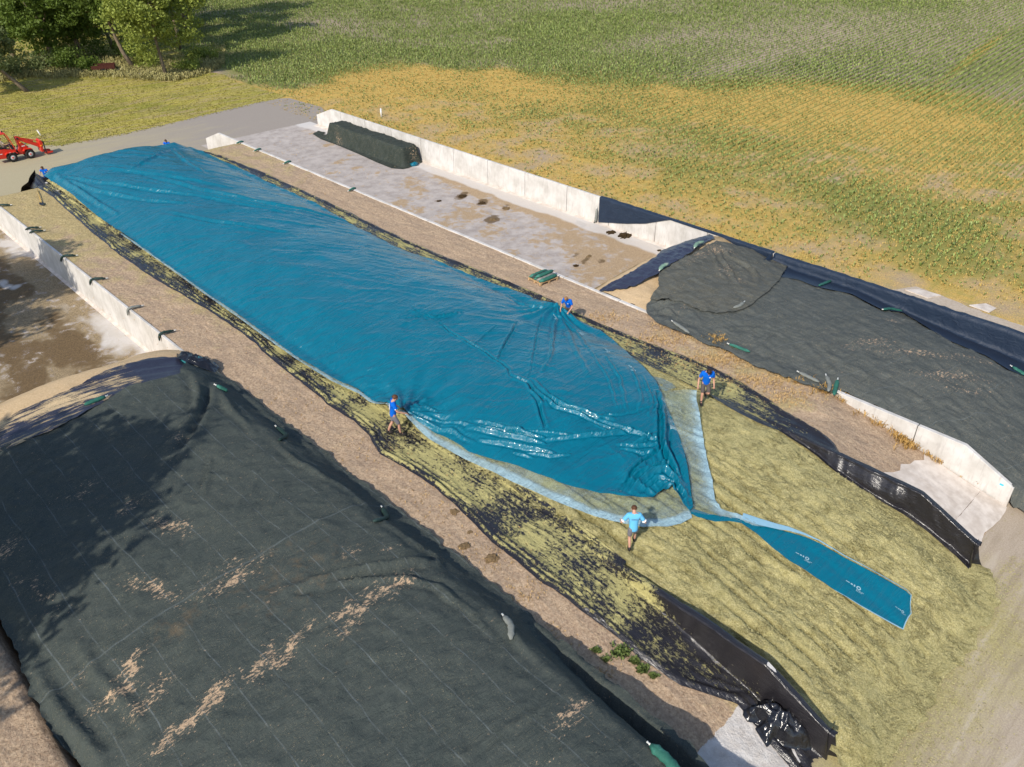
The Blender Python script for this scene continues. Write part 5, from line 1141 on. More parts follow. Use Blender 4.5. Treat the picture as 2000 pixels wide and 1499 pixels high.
    if logo in ('back', 'side'):
        lm = WHITEC if logo == 'side' else plain('faded_print', (.10, .22, .36), .9)
        rr = random.Random(5); bm = bmesh.new()
        x = -.10
        while x < .10:
            w_ = rr.uniform(.012, .024); n0 = len(bm.verts); box(bm, x, x + w_, -.140, -.126, .335, .365); x += w_ + .009
        if logo == 'side':
            for row in (.27, .22):
                for q in bm.verts: q.co = up(q.co)
                bm_obj('back_print', bm, lm, st_); bm = bmesh.new(); x = -.08
                while x < .08: w_ = rr.uniform(.012, .022); box(bm, x, x + w_, -.138, -.124, row, row + .022); x += w_ + .008
        for q in bm.verts: q.co = up(q.co)
        bm_obj('back_print', bm, lm, st_)
        if logo == 'side':
            q = sh[1].lerp(elb[1], .5); bm = bmesh.new(); ball(bm, q + Vector((.07, -.01, .0)), (.012, .03, .022), 8, 6); bm_obj('sleeve_logo', bm, WHITEC, st_, True)
    if trim:
        bm = bmesh.new(); ring = [up((.078 * math.cos(a), .072 * math.sin(a) - .005, .515)) for a in [2 * math.pi * k / 14 for k in range(15)]]; tube(bm, ring, .014, 6, False); bm_obj('collar', bm, WHITEC, st_, True)
        for i in (0, 1):
            a = sh[i].lerp(elb[i], .70); b = sh[i].lerp(elb[i], .80); bm = bmesh.new(); tube(bm, [a, b], .081, 14); bm_obj('sleeve_trim', bm, WHITEC, st_, True)
    return root
def dirv(deg):       # 0 = to the right in the picture, 90 = away from the camera
    return RIGHT * math.cos(R(deg)) + AWAY * math.sin(R(deg))
def local(root_loc, fwd_, world):
    d = Vector(world) - Vector(root_loc); rt = Vector((fwd_.y, -fwd_.x, 0)); return (d.dot(rt), d.dot(fwd_), d.z)
def ground(px, py, H=H0, off=0.0):
    q = hit(px, py, H); return Vector((q[0], q[1], q[2] + off))
# worker on the left edge, seen from his right side
L1 = ground(771, 849, lambda X, Y: Hbank(X, Y) * (X < W3B) + HBs(X, Y) * (X >= W3B) + .06); f1 = dirv(12)
h1a = hit(756, 786, H_T); h1b = hit(787, 801, H_T)
def clampr(p, s, L=.56):
    p = Vector(p); s = Vector(s); d = p - s
    return tuple(s + d.normalized() * L) if d.length > L else tuple(p)
lh, rh = (-.30, .22, 1.0), (.18, .46, .98)
person(L1, f1, 'worker in royal blue shirt and grey shorts gripping the left edge of the blue sheet', ROYAL, GREYC, HAIR_B, lean=R(7), neck=R(22), hands=[lh, rh], elbows=[(-.33, .0, 1.17), (.25, .16, 1.13)], ankles=[(-.12, -.22, .09), (.10, .22, .09)], knees=[(-.11, -.03, .50), (.10, .18, .50)], logo='side', h=1.14)
# worker behind the raised right edge
L2 = Vector((27.95, 24.45, 2.0)); f2 = dirv(-118)
person(L2, f2, 'worker in royal blue shirt with fair hair behind the raised right edge of the sheet', ROYAL, BROWNC, HAIR_L, lean=R(28), neck=R(28), hands=[(-.22, .50, .84), (.26, .42, .80)], elbows=[(-.30, .22, 1.02), (.31, .20, .98)], h=1.0)
# worker holding the clear film
L3 = ground(1373, 786, lambda X, Y: HBs(X, Y) + .05); f3 = dirv(-93)
person(L3, f3, 'worker in royal blue shirt with dark hair walking with the clear film corner in hand', ROYAL, BROWNC, HAIR_D, lean=R(14), neck=R(48), hands=[(-.30, .10, .80), (.30, .12, .78)], elbows=[(-.27, -.01, 1.06), (.28, .0, 1.05)], ankles=[(-.11, -.32, .20), (.10, .12, .09)], knees=[(-.12, .20, .53), (.10, .14, .50)], h=1.12)
# worker seen from behind in light blue
L4 = ground(1233, 1072, lambda X, Y: HBs(X, Y) + .05); f4 = dirv(90)
person(L4, f4, 'worker in light blue shirt with white collar seen from behind, holding the clear film', LIGHTB, GREYC, HAIR_B, lean=R(16), neck=R(20), hands=[(-.37, .34, .98), (.36, .34, .96)], elbows=[(-.40, .06, 1.10), (.39, .06, 1.08)], ankles=[(-.08, -.10, .09), (.13, .30, .14)], knees=[(-.09, .06, .50), (.11, .26, .50)], trim=True, logo='back', h=1.03)
# two at the far end
p5 = (26.35, 66.7, 1.30); person(p5, dirv(-90), 'worker in blue at the far right corner of the sheet, only head and shoulders visible', ROYAL, BROWNC, HAIR_B, lean=R(10), neck=R(25), hands=[(-.25, .40, 1.15), (.25, .40, 1.15)], h=1.0)
p6 = (17.2, 67.9, .85); person(p6, dirv(-80), 'worker in blue at the far left corner beside the propped black film', ROYAL, BROWNC, HAIR_B, lean=R(10), neck=R(25), hands=[(-.25, .40, 1.15), (.25, .40, 1.15)], h=1.02, turn=R(-40))

# ------------------------------------------------------------------ red compact loader
RED = plain('red_paint', (.62, .030, .015), .35, .5, var=.12, scale=4); DARKP = plain('black_parts', (.02, .02, .022), .5, .4); TYRE = plain('tyre_rubber', (.025, .023, .022), .85, .2, scale=20, bump=.01)
RIMW = plain('pale_rim', (.62, .60, .58), .4, .5); STEEL = plain('bare_steel', (.45, .45, .46), .3, .5, .8); ORANGE = plain('orange_lens', (.9, .33, .02), .3, .5); WHITE = plain('white_decal', (.8, .78, .76), .6)
ra = at(28, 318, 0); LO = Vector((ra[0], ra[1] + .48, .06))
lo = empty('compact_loader', LO, R(0), 'small red articulated wheel loader with a driver on the road', 'loader')
def part(name, fn, mat, parent=lo, smooth=False, bev=0.0):
    bm = bmesh.new(); fn(bm)
    if bev: bmesh.ops.bevel(bm, geom=bm.edges[:], offset=bev, segments=2, affect='EDGES', clamp_overlap=True)
    return bm_obj(name, bm, mat, parent, smooth)
part('rear_body', lambda b: (prism(b, [(-1.25, .42), (-.42, .36), (-.40, .72), (.38, .74), (.42, .92), (-.10, 1.02), (-.35, 1.12), (-.95, 1.14), (-1.22, 1.02)], 'y', -.40, .40)), RED, bev=.03)
for y0_, y1_ in ((-.60, -.403), (.403, .60)): part('rear_fender', lambda b: prism(b, [(-.52, .70), (-.36, .86), (.34, .88), (.52, .66), (.44, .64), (.30, .80), (-.32, .79), (-.46, .66)], 'y', y0_, y1_), RED, bev=.012)
part('front_body', lambda b: prism(b, [(.66, .42), (1.75, .40), (1.82, .62), (1.50, .84), (1.20, 1.30), (.92, 1.62), (.74, 1.62), (.80, 1.05), (.62, .80)], 'y', -.24, .24), RED, bev=.02)
for s in (-.58, .28): part('front_fender', lambda b: prism(b, [(.92, .72), (1.08, .90), (1.62, .86), (1.72, .74), (1.62, .80), (1.12, .84), (.98, .68)], 'y', s, s + .3), RED, bev=.01)
part('articulation_joint', lambda b: (box(b, .36, .80, -.14, .14, .42, .66), cyl(b, (.52, 0, .60), (0, 0, 1), .11, .46, 16)), DARKP)
part('hydraulic_hose', lambda b: [tube(b, [(.40, y, .85), (.52, y * 1.3, 1.18), (.68, y, 1.05), (.80, y, 1.20)], .018, 6) for y in (-.12, -.04, .05, .12)], DARKP)
part('seat', lambda b: (box(b, -.62, -.14, -.24, .24, 1.10, 1.22, bev=.03), box(b, -.72, -.60, -.23, .23, 1.16, 1.62, bev=.03)), DARKP)
part('console', lambda b: (box(b, .18, .42, -.22, .22, .86, 1.28, bev=.03), cyl(b, (.16, 0, 1.40), (-.5, 0, .86), .17, .03, 18), tube(b, [(.30, 0, 1.2), (.17, 0, 1.40)], .025, 6)), DARKP)
for s_ in (-.42, .42):
    part('roll_bar', lambda b: tube(b, [(.44, s_, .88), (.30, s_, 1.5), (.10, s_ * .95, 2.22), (-.02, s_ * .92, 2.36), (-.95, s_ * .92, 2.40), (-1.10, s_, 2.30), (-1.16, s_, 1.0)], .036, 8), RED)
part('canopy', lambda b: (box(b, -1.02, .02, -.40, .40, 2.385, 2.43, bev=.015)), RED)
part('beacon', lambda b: cyl(b, (-.08, 0, 2.50), (0, 0, 1), .045, .14, 12), DARKP)
def wheel(x, y):
    w_ = part('wheel', lambda b: None or cyl(b, (0, 0, 0), (0, 1, 0), .10, .10, 16), DARKP)
    w_.location = (x, y, .39)
    def ty(b):
        prof = [(.20, -.13), (.30, -.145), (.365, -.13), (.39, -.08), (.39, .08), (.365, .13), (.30, .145), (.20, .13)]; n = 28; rg = []
        for k in range(n):
            a = 2 * math.pi * k / n; kk = .012 if k % 2 else 0; rg.append([b.verts.new(((r_ - (kk if r_ > .35 else 0)) * math.cos(a), yy, (r_ - (kk if r_ > .35 else 0)) * math.sin(a))) for r_, yy in prof])
        for k in range(n):
            A, B = rg[k], rg[(k + 1) % n]
            for j in range(len(prof)): b.faces.new((A[j], A[(j + 1) % 8], B[(j + 1) % 8], B[j]))
    part('tyre', ty, TYRE, w_); s_ = -1 if y < 0 else 1
    part('rim', lambda b: (cyl(b, (0, s_ * .06, 0), (0, s_, 0), .21, .08, 24, .225), cyl(b, (0, s_ * .115, 0), (0, s_, 0), .20, .03, 24, .10)), RIMW, w_)
    part('hub', lambda b: cyl(b, (0, s_ * .14, 0), (0, s_, 0), .075, .06, 16, .05), RED, w_)
for x in (0, 1.43):
    for y in (-.45, .45): wheel(x, y)
def arm(b):
    for y in (-.20, .12):
        prism(b, [(.70, 1.78), (.84, 1.90), (1.00, 1.86), (2.35, 1.02), (2.52, .74), (2.40, .64), (2.20, .80), (1.00, 1.56), (.76, 1.62)], 'y', y, y + .08)
    box(b, 1.5, 1.66, -.12, .12, 1.24, 1.36)
part('lift_arm', arm, RED, bev=.008)
part('arm_pivot', lambda b: cyl(b, (.86, 0, 1.76), (0, 1, 0), .085, .56, 14), DARKP)
part('hydraulic_cylinder', lambda b: (tube(b, [(.98, 0, .98), (1.45, 0, 1.18)], .05, 10), tube(b, [(1.45, 0, 1.18), (1.85, 0, 1.24)], .028, 8)), STEEL)
part('tilt_linkage', lambda b: (tube(b, [(1.30, .0, 1.68), (1.95, 0, 1.42), (2.42, 0, 1.24)], .035, 8), tube(b, [(1.45, -.0, 1.52), (2.05, 0, 1.28)], .05, 8)), RED)
part('tool_carrier', lambda b: (prism(b, [(2.38, .34), (2.52, .34), (2.66, 1.12), (2.56, 1.34), (2.42, 1.30)], 'y', -.44, .44)), RED, bev=.01)
part('fork_frame', lambda b: (box(b, 2.66, 2.74, -.52, -.42, .22, 1.20), box(b, 2.66, 2.74, .42, .52, .22, 1.20), box(b, 2.66, 2.72, -.52, .52, 1.08, 1.18)), DARKP)
part('fork_tine', lambda b: prism(b, [(2.60, .20), (2.76, .14), (3.25, .16), (3.27, .26), (2.74, .34)], 'y', -.50, -.18), RED)
part('fork_tine', lambda b: prism(b, [(2.60, .20), (2.76, .14), (3.25, .16), (3.27, .26), (2.74, .34)], 'y', .18, .50), RED)
for x, z, y in ((.97, 1.42, -.29), (2.46, .88, -.46)): part('marker_lamp', lambda b: box(b, x - .06, x + .06, y - .03, y + .03, z - .05, z + .05, bev=.01), ORANGE)
for x0, x1, y_, z0, z1 in ((-1.06, -.86, -.401, .88, .915), (-1.02, -.66, -.401, .77, .825), (-.20, -.04, -.601, .83, .85), (1.00, 1.26, -.241, 1.05, 1.12)):
    part('decal', lambda b: box(b, x0, x1, y_ - .006, y_ - .001, z0, z1), WHITE)
dl = Vector(LO) + Vector((-.40, 0, .30))
drv = person(dl, Vector((1, 0, 0)), 'driver in beige shirt and red cap seated on the red loader', BEIGE, BROWNC, HAIR_B, lean=R(-4), neck=R(12), hip=.96, hands=[(-.20, .52, 1.18), (.20, .52, 1.18)], elbows=[(-.28, .20, 1.14), (.28, .20, 1.14)], ankles=[(-.14, .62, .62), (.14, .62, .62)], knees=[(-.14, .48, 1.02), (.14, .48, 1.02)], logo=None, cap=REDC)

# ------------------------------------------------------------------ sandbags
BAGM = {}
for nm, c in (('dark', (.012, .030, .026)), ('green', (.025, .115, .085)), ('pale', (.17, .27, .20)), ('grey', (.17, .18, .165)), ('teal', (.02, .16, .19))):
    mm = NT('bag_' + nm, .7, .25); n = mm.noise(7, 5, .7); s3 = mm.noise(2.0, 4, .6)
    c0 = mm.mix(n, tuple(x * .6 for x in c), tuple(min(1, x * 1.5) for x in c)); mm.col(mm.mix(mm.ramp(s3, [(.52, .0), (.66, .55)]), c0, (.34, .33, .29) if nm in ('grey', 'pale') else tuple(min(1, x * 2.2 + .03) for x in c))); mm.bump(n, .5, .02); BAGM[nm] = mm.m
TIE = plain('bag_tie', (.62, .62, .58), .6)
BGRP = 'gravel bags weighing down the covers'
def bag(pts, kind, label, r=.115, tie=True, group=BGRP):
    P = [Vector(p) for p in pts]
    # resample smoothly
    seg = []; n = 12
    L = [0]
    for a, b in zip(P, P[1:]): L.append(L[-1] + (b - a).length)
    for k in range(n + 1):
        s_ = L[-1] * k / n; i = max(j for j in range(len(P) - 1) if L[j] <= s_ + 1e-6); u = (s_ - L[i]) / max(1e-6, L[i+1] - L[i]); seg.append(P[i].lerp(P[i+1], u))
    for _ in range(2): seg = [seg[0]] + [(seg[i-1] + seg[i] * 2 + seg[i+1]) / 4 for i in range(1, n)] + [seg[-1]]
    o0 = seg[0].copy(); seg = [p - o0 for p in seg]
    rad = [r * (.35 + .65 * min(1, math.sin(math.pi * min(1, (k + .25) / (n + .5))) * 1.9)) * (1 + .10 * math.sin(k * 2.1 + o0.x * 7)) for k in range(n + 1)]
    bm = bmesh.new(); tube(bm, seg, rad, 10, True, .72)
    ob = bm_obj('sandbag', bm, BAGM[kind], None, True, o0); tag(ob, label, 'sandbag', group)
    if tie:
        bm = bmesh.new(); d = (seg[0] - seg[1]).normalized(); ball(bm, seg[0] + d * .03, .035, 8, 6); tube(bm, [seg[0], seg[0] + d * .05, seg[0] + d * .12 + Vector((0, 0, .01))], [.03, .018, .035], 8); bm_obj('tied_end', bm, TIE, ob, True)
    return ob
def over(xw, Y, dx_in, dx_out, kind, label, dy=0.0, th=.2, drop=.42):
    """bag hung over a wall top at xw; dx_in on the bank side, dx_out hanging side (sign gives the direction)"""
    s_ = 1 if dx_in > 0 else -1; inner = xw + (th if s_ > 0 else 0); outer = xw + (0 if s_ > 0 else th)
    return bag([(inner + dx_in * .8, Y - dy, 2.08), (inner + .05 * s_, Y, 2.11), ((inner + outer) / 2, Y, 2.14), (outer - .07 * s_, Y + dy * .4, 2.06), (outer - .10 * s_, Y + dy, 2.10 - drop * .8)], kind, label, .082)
names = ['nearest the far end of the middle white wall', 'second from the far end of the middle white wall', 'lying over the middle white wall level with the covered stack', 'lying over the middle white wall beside the bare soil bank, nearest the pallet']
for (px, py), nm in zip([(470, 276), (503, 291), (566, 314), (687, 368)], names):
    over(W2, at(px, py, 2.15)[1], -.55, .2, 'green', 'green sandbag ' + nm, dy=.12, drop=.15)
for (px, py), nm, k in zip([(5, 399), (52, 446), (61, 452), (122, 500), (176, 546), (243, 604), (306, 653)], ['at the frame edge, farthest along the left wall', 'the farther of two crossed on the left wall', 'the nearer of two crossed on the left wall', 'bent over the left wall in the tree shadow', 'bent over the left wall at the end of the tree shadow', 'lying across the sunlit left wall', 'bent over the left wall nearest the blue bag heap'], ['dark'] * 5 + ['grey', 'dark']):
    over(W3A, at(px, py, 2.15)[1], .55, .2, k, ('brownish ' if k == 'grey' else 'dark ') + 'sandbag ' + nm, dy=.1 + .1 * (px % 3), drop=.15 if px < 70 else .5)
def lie(p0, p1, H, kind, label, r=.115, bend=0., dz=.09):
    a = hit(*p0, H); b = hit(*p1, H); m_ = ((a[0] + b[0]) / 2, (a[1] + b[1]) / 2); nx, ny = -(b[1] - a[1]) * bend, (b[0] - a[0]) * bend
    Q = [(a[0], a[1]), (m_[0] + nx, m_[1] + ny), (b[0], b[1])]
    return bag([(x, y, float(H(np.array(x), np.array(y))) + dz) for x, y in Q], kind, label, r)
for p0, p1, k, t, bd in [((1624, 551), (1599, 561), 'green', 'bright green sandbag on the edge of the right net beside the navy wall cover', 0), ((1724, 608), (1762, 611), 'green', 'dark green sandbag at the foot of the navy wall cover near the track', .1), ((1976, 720), (2003, 737), 'green', 'bright green sandbag in a dark hollow at the right frame edge', 0),
        ((1452, 594), (1432, 605), 'grey', 'whitish sandbag on the rim of the dusty upper net', .1), ((1314, 632), (1346, 654), 'grey', 'whitish sandbag on the rounded corner of the right net', 0), ((1424, 676), (1464, 691), 'green', 'green sandbag with pale tie beside the dry grass tuft', 0), ((1560, 731), (1599, 750), 'grey', 'long grey sandbag on the net edge above the bare wall', 0),
        ((1613, 738), (1617, 768), 'grey', 'grey white sandbag standing out beside the bare wall end', .1), ((1635, 746), (1628, 775), 'green', 'bright green sandbag nearest the start of the bare white wall', 0)]:
    lie(p0, p1, HnA, k, t, .095, bd, .10)
for p0, p1, t in [((1356, 488), (1374, 476), 'pale green sandbag on the purple navy film near the far wall'), ((1288, 532), (1305, 519), 'pale green sandbag on the purple navy film at the corner of the dusty net')]:
    lie(p0, p1, HrA, 'pale', t, .115, .12, .14)
y_, z_ = zon(1166, 408, W1 - .12)
bag([(W1 - .16, y_, z_), (W1 - .17, y_ - .02, z_ - .5), (W1 - .16, y_ + .05, z_ - 1.0), (W1 - .28, y_ + .1, .12)], 'grey', 'thin grey sandbag hanging down the far wall where the navy cover begins', .10)
for p0, p1, k, t, bd in [((424, 757), (446, 768), 'green', 'green sandbag on the corner of the left net below the blue bag heap', 0), ((541, 838), (546, 864), 'dark', 'dark sandbag on the left net in line with the soil bank edge', .2), ((747, 996), (730, 1022), 'dark', 'dark bent sandbag on the left net beside a fold', .25), ((984, 1208), (998, 1254), 'grey', 'dark sandbag with a white sunlit streak on the near left net', .12), ((1270, 1460), (1330, 1522), 'green', 'large green sandbag with white stripe at the bottom frame edge', .05)]:
    lie(p0, p1, Hnet, k, t, .10 if p0[0] < 1200 else .15, bd, .10)
lie((206, 776), (165, 792), Hrc, 'green', 'flat green sandbag lying on the navy film edge of the left clamp', .11, 0, .03)
# heap at the end of the left wall
GH = 'blue green bags heaped at the wall end'
for i, (p0, p1, k, t, z0) in enumerate([((323, 697), (340, 706), 'teal', 'dark teal bag farthest left in the heap by the left wall end', .15), ((344, 708), (370, 714), 'teal', 'teal bag with torn white edge in the heap by the left wall end', .22), ((372, 712), (398, 709), 'teal', 'teal bag on top of the heap by the left wall end', .36), ((366, 721), (392, 719), 'grey', 'greyish white bag at the front of the heap by the left wall end', .2)]):
    a = at(*p0, 2.3); b = at(*p1, 2.3); bag([(a[0], a[1], 2.15 + z0), ((a[0] + b[0]) / 2, (a[1] + b[1]) / 2, 2.22 + z0), (b[0], b[1], 2.15 + z0)], k, t, .16, True, GH)
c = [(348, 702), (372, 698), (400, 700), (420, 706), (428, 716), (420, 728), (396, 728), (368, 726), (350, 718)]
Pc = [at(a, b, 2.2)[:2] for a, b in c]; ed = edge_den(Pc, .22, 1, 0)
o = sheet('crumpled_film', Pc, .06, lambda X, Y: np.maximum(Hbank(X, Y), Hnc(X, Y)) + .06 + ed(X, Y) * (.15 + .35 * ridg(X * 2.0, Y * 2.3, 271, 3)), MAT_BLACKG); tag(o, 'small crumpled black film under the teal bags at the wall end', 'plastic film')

# ------------------------------------------------------------------ pallet with bags
a = Vector(at(1036.5, 545, 2.0)); b = Vector(at(1055.5, 559, 2.0)); d = Vector(at(1090.5, 546, 2.0))
ux = (d - b).normalized(); PR = math.atan2(ux.y, ux.x); W_, D_ = (d - b).length, (a - b).length
pb = b; zb = float(Hbank(pb.x, pb.y)) + .04
pal = empty('pallet', (pb.x, pb.y, zb), PR, 'wooden pallet stacked with green sandbags on the soil bank beside the wall', 'pallet')
WOOD = plain('pallet_wood', (.50, .33, .17), .8, .2, var=.3, scale=6, bump=.01)
def pl(b_):
    for k in range(5): box(b_, 0, W_, k * (D_ - .1) / 4, k * (D_ - .1) / 4 + .1, .12, .142)
part('deck', pl, WOOD, pal); part('base', lambda b_: [box(b_, x, x + .12, y, y + .10, .0, .12) for x in (0, W_ / 2 - .06, W_ - .12) for y in (0, D_ / 2 - .05, D_ - .1)], WOOD, pal)
part('stringer', lambda b_: [box(b_, x, x + .10, 0, D_, .095, .118) for x in (.01, W_ / 2 - .05, W_ - .11)], WOOD, pal)
Mp = Matrix.Translation((pb.x, pb.y, zb)) @ Matrix.Rotation(PR, 4, 'Z')
for k, (y, z, kd, t) in enumerate([(.14, .20, 'green', 'green sandbag at the front edge of the loaded pallet'), (.36, .21, 'grey', 'greyish sandbag second from the front on the loaded pallet'), (.60, .20, 'green', 'green sandbag in the middle of the loaded pallet'), (.84, .20, 'dark', 'dark sandbag second from the back on the loaded pallet'), (1.04, .20, 'green', 'green sandbag at the back of the loaded pallet'), (.48, .36, 'green', 'green sandbag lying on top of the others on the pallet')]):
    y = y * D_ / 1.15; bag([Mp @ Vector(q) for q in ((W_ + .02, y + .05, z + .02), (W_ * .75, y, z + .05), (W_ * .4, y - .03, z + .04), (.04, y + .02, z))], kd, t, .13, True, 'sandbags stacked on the pallet')

# ------------------------------------------------------------------ small things
def post(px, py, hgt, lean_, label, r=.06):
    q = at(px, py, .02); root = empty('marker_post', q, 0, label, 'marker post', 'white marker posts')
    part('shaft', lambda b_: tube(b_, [(0, 0, 0), (lean_[0] * .5, lean_[1] * .5, hgt * .5), (lean_[0], lean_[1], hgt)], r, 8), WHITE, root, True)
    part('top_cap', lambda b_: ball(b_, (lean_[0], lean_[1], hgt), (r * 1.15, r * 1.15, .03), 10, 6), plain('grey_cap', (.5, .5, .5)), root, True)
post(745, 229, .85, (0, 0), 'short white post standing in the field behind the long white wall', .075)
post(81, 267, .62, (-.20, -.02), 'leaning white post in the mown grass beside the red loader')
# shovel lying on the bank
a = ground(74, 374, lambda X, Y: Hbank(X, Y), .06); b = ground(82, 401, lambda X, Y: Hbank(X, Y), .06)
sv = empty('shovel', a, 0, 'shovel with yellow wooden handle lying on the soil near the far left corner', 'shovel'); d = b - a
part('handle', lambda b_: tube(b_, [(0, 0, .02), d * .5 + Vector((0, 0, .05)), d * .92 + Vector((0, 0, .03))], .025, 8), plain('yellow_wood', (.50, .32, .08)), sv, True)
def blade(b_):
    n = d.normalized(); s_ = Vector((-n.y, n.x, 0)); V = []
    for k, w_ in ((.88, .04), (.92, .13), (1.0, .15), (1.08, .10), (1.12, .02)):
        c_ = n * d.length * k; V.append([b_.verts.new(c_ + s_ * w_ * t + Vector((0, 0, .03 + .02 * abs(t)))) for t in (-1, 0, 1)])
    for A, B in zip(V, V[1:]):
        for j in (0, 1): b_.faces.new((A[j], A[j+1], B[j+1], B[j]))
part('blade', blade, DARKP, sv)
for pts, lab in (([(1193, 578), (1212, 586), (1226, 591), (1240, 597)], 'black strap lying on the soil between silage and net'), ([(1229, 589), (1238, 592)], 'short black strap end beside the longer strap on the soil')):
    bm = bmesh.new(); P = [ground(*p, lambda X, Y: Hbank(X, Y), .03) for p in pts]; tube(bm, P, .035, 6, True, .4); tag(bm_obj('strap', bm, DARKP, None, True), lab, 'strap')
# clods of dung and silage
CL = {'dark': plain('dark_dung', (.05, .032, .015), .95, .1, var=.5, scale=14, bump=.03), 'tan': plain('dry_clod', (.17, .115, .06), .95, .1, var=.5, scale=14, bump=.03)}
def clod(px, py, r, h_, kind, label, H=lambda X, Y: .075 + 0 * np.asarray(X), grp='dark clumps on the clamp floor'):
    q = hit(px, py, H); bm = bmesh.new(); bmesh.ops.create_icosphere(bm, subdivisions=3, radius=1)
    sd_ = px * .37
    for v in bm.verts:
        k = .15 + 1.7 * float(fbm(v.co.x * 2.6 + sd_, v.co.y * 2.6 + v.co.z * 2.1, 9, 4, .7)); v.co = Vector((v.co.x * r * k * 1.2, v.co.y * r * k, max(-.02, v.co.z * h_ * k)))
    o = bm_obj('clod', bm, CL[kind], None, False, (q[0], q[1], q[2])); tag(o, label, 'clod', grp)
for px, py, r, h_, k, t in [(858, 394, .35, .12, 'dark', 'dark clump on the right clamp floor nearest the middle wall'), (903, 385, .6, .18, 'dark', 'broad dark clump in the upper middle of the right clamp floor'), (942, 398, .5, .18, 'dark', 'dark clump just right of the broad one on the clamp floor'), (963, 431, .5, .16, 'tan', 'brown clump in the centre of the right clamp floor'), (989, 409, .5, .15, 'tan', 'brown clump nearest the far wall panels with scrape marks'), (1220, 463, .75, .38, 'dark', 'tall dark clump against the far wall foot'), (1193, 456, .55, .2, 'dark', 'low dark clump left of the tall one at the wall foot'), (1124, 521, .35, .14, 'dark', 'small dark clump close to the end of the middle wall'), (1150, 502, .4, .12, 'tan', 'flat brown clump near the old silage face'), (1287, 491, .3, .12, 'dark', 'small dark clump where navy film meets the far wall')]:
    clod(px, py, r * .5, h_ * .7, k, t)
for px, py, r, t in [(888, 1000, .22, 'dark lump on the soil bank beside the pleated film'), (918, 1040, .12, 'tiny lump on the soil bank below the first lump'), (907, 1068, .22, 'flat dark lump at the shadow edge on the soil bank'), (962, 1092, .30, 'largest dark lump on the soil bank'), (368, 525, .12, 'small stone on the soil by the far left wall')]:
    clod(px, py, r * .7, r * .3, 'tan', t, lambda X, Y: Hbank(X, Y) + .01, 'lumps on the middle soil bank')

# ------------------------------------------------------------------ weeds
def scatter(name, spots, mat, label, seed, hrange, wd, nb, H=Hbank, kind='stuff', cat='weeds'):
    r = np.random.RandomState(seed); P = []; hh = []
    for px, py, rx, ry, n in spots:
        for _ in range(n):
            q = hit(px + r.normal(0, rx), py + r.normal(0, ry), H); P.append((q[0], q[1], q[2])); hh.append(r.uniform(*hrange))
    P = np.array(P); hh = np.array(hh); V, F = tufts(P, hh, np.full(len(P), wd), nb, hh * .45, seed)
    o = np_mesh(name, V, F, mat, smooth=False); tag(o, label, cat, kind=kind); return o
m = NT('orange_weed', .85, .15); m.col(m.mix(m.noise(3, 5, .8), (.28, .14, .035), (.62, .42, .15))); MAT_OW = m.m
m = NT('pale_orange_weed', .85, .15); m.col(m.mix(m.noise(3, 5, .8), (.42, .26, .10), (.66, .48, .24))); MAT_OWL = m.m
scatter('wall_weeds', [(1700, 806, 14, 6, 60), (1730, 828, 14, 6, 90), (1765, 853, 12, 7, 220), (1785, 868, 12, 6, 160), (1822, 888, 9, 6, 90), (1836, 900, 6, 5, 50), (1880, 930, 3, 3, 14), (1915, 952, 3, 2, 8), (1650, 782, 10, 4, 60), (1610, 765, 14, 4, 60), (1570, 748, 10, 3, 30), (1405, 672, 9, 6, 60), (1395, 664, 8, 6, 30), (1425, 688, 6, 3, 20)], MAT_OW, 'dry orange weeds at the foot of the bare near wall', 1, (.14, .42), .028, 5)
scatter('bank_grass', [(1180, 622, 25, 7, 160), (1300, 665, 45, 9, 420), (1400, 705, 50, 9, 620), (1480, 745, 40, 9, 480), (1540, 775, 30, 10, 260), (1290, 640, 20, 4, 60), (1450, 700, 50, 8, 200), (640, 340, 60, 18, 60), (560, 300, 30, 8, 30)], MAT_OWL, 'thin dry grass on the right hand soil bank', 2, (.05, .17), .022, 4)
scatter('bank_stubble', [(600, 780, 70, 30, 150), (760, 880, 50, 20, 120), (850, 980, 50, 30, 120), (960, 1090, 50, 30, 140), (1030, 1160, 20, 12, 70), (1090, 1240, 20, 10, 40), (1170, 1320, 16, 14, 60), (350, 600, 80, 40, 80), (480, 280, 30, 4, 20), (1000, 1000, 40, 30, 40)], MAT_OWL, 'sparse dry stubble on the middle soil bank', 3, (.04, .11), .022, 4)
m = NT('green_weed_leaf', .6, .3); m.col(m.mix(m.noise(6, 3), (.06, .11, .025), (.19, .23, .07))); MAT_GW = m.m
for px, py, n, rr, t in [(1212, 1276, 170, 12, 'largest leafy green weed on the soil bank'), (1240, 1294, 120, 5, 'leafy green weed right beside the largest one'), (1254, 1308, 110, 8, 'leafy green weed nearest the black film'), (1275, 1322, 60, 5, 'small green weed at the end of the weed row'), (1183, 1290, 50, 5, 'sparse green weed left of the weed row'), (1164, 1272, 40, 5, 'faint green weed closest to the net')]:
    o = scatter('weed_plant', [(px, py, rr * .75, rr * .5, int(n * .7))], MAT_GW, t, px, (.05, .17), .05, 6, kind=None, cat='weed'); o['group'] = 'green weeds on the soil bank'

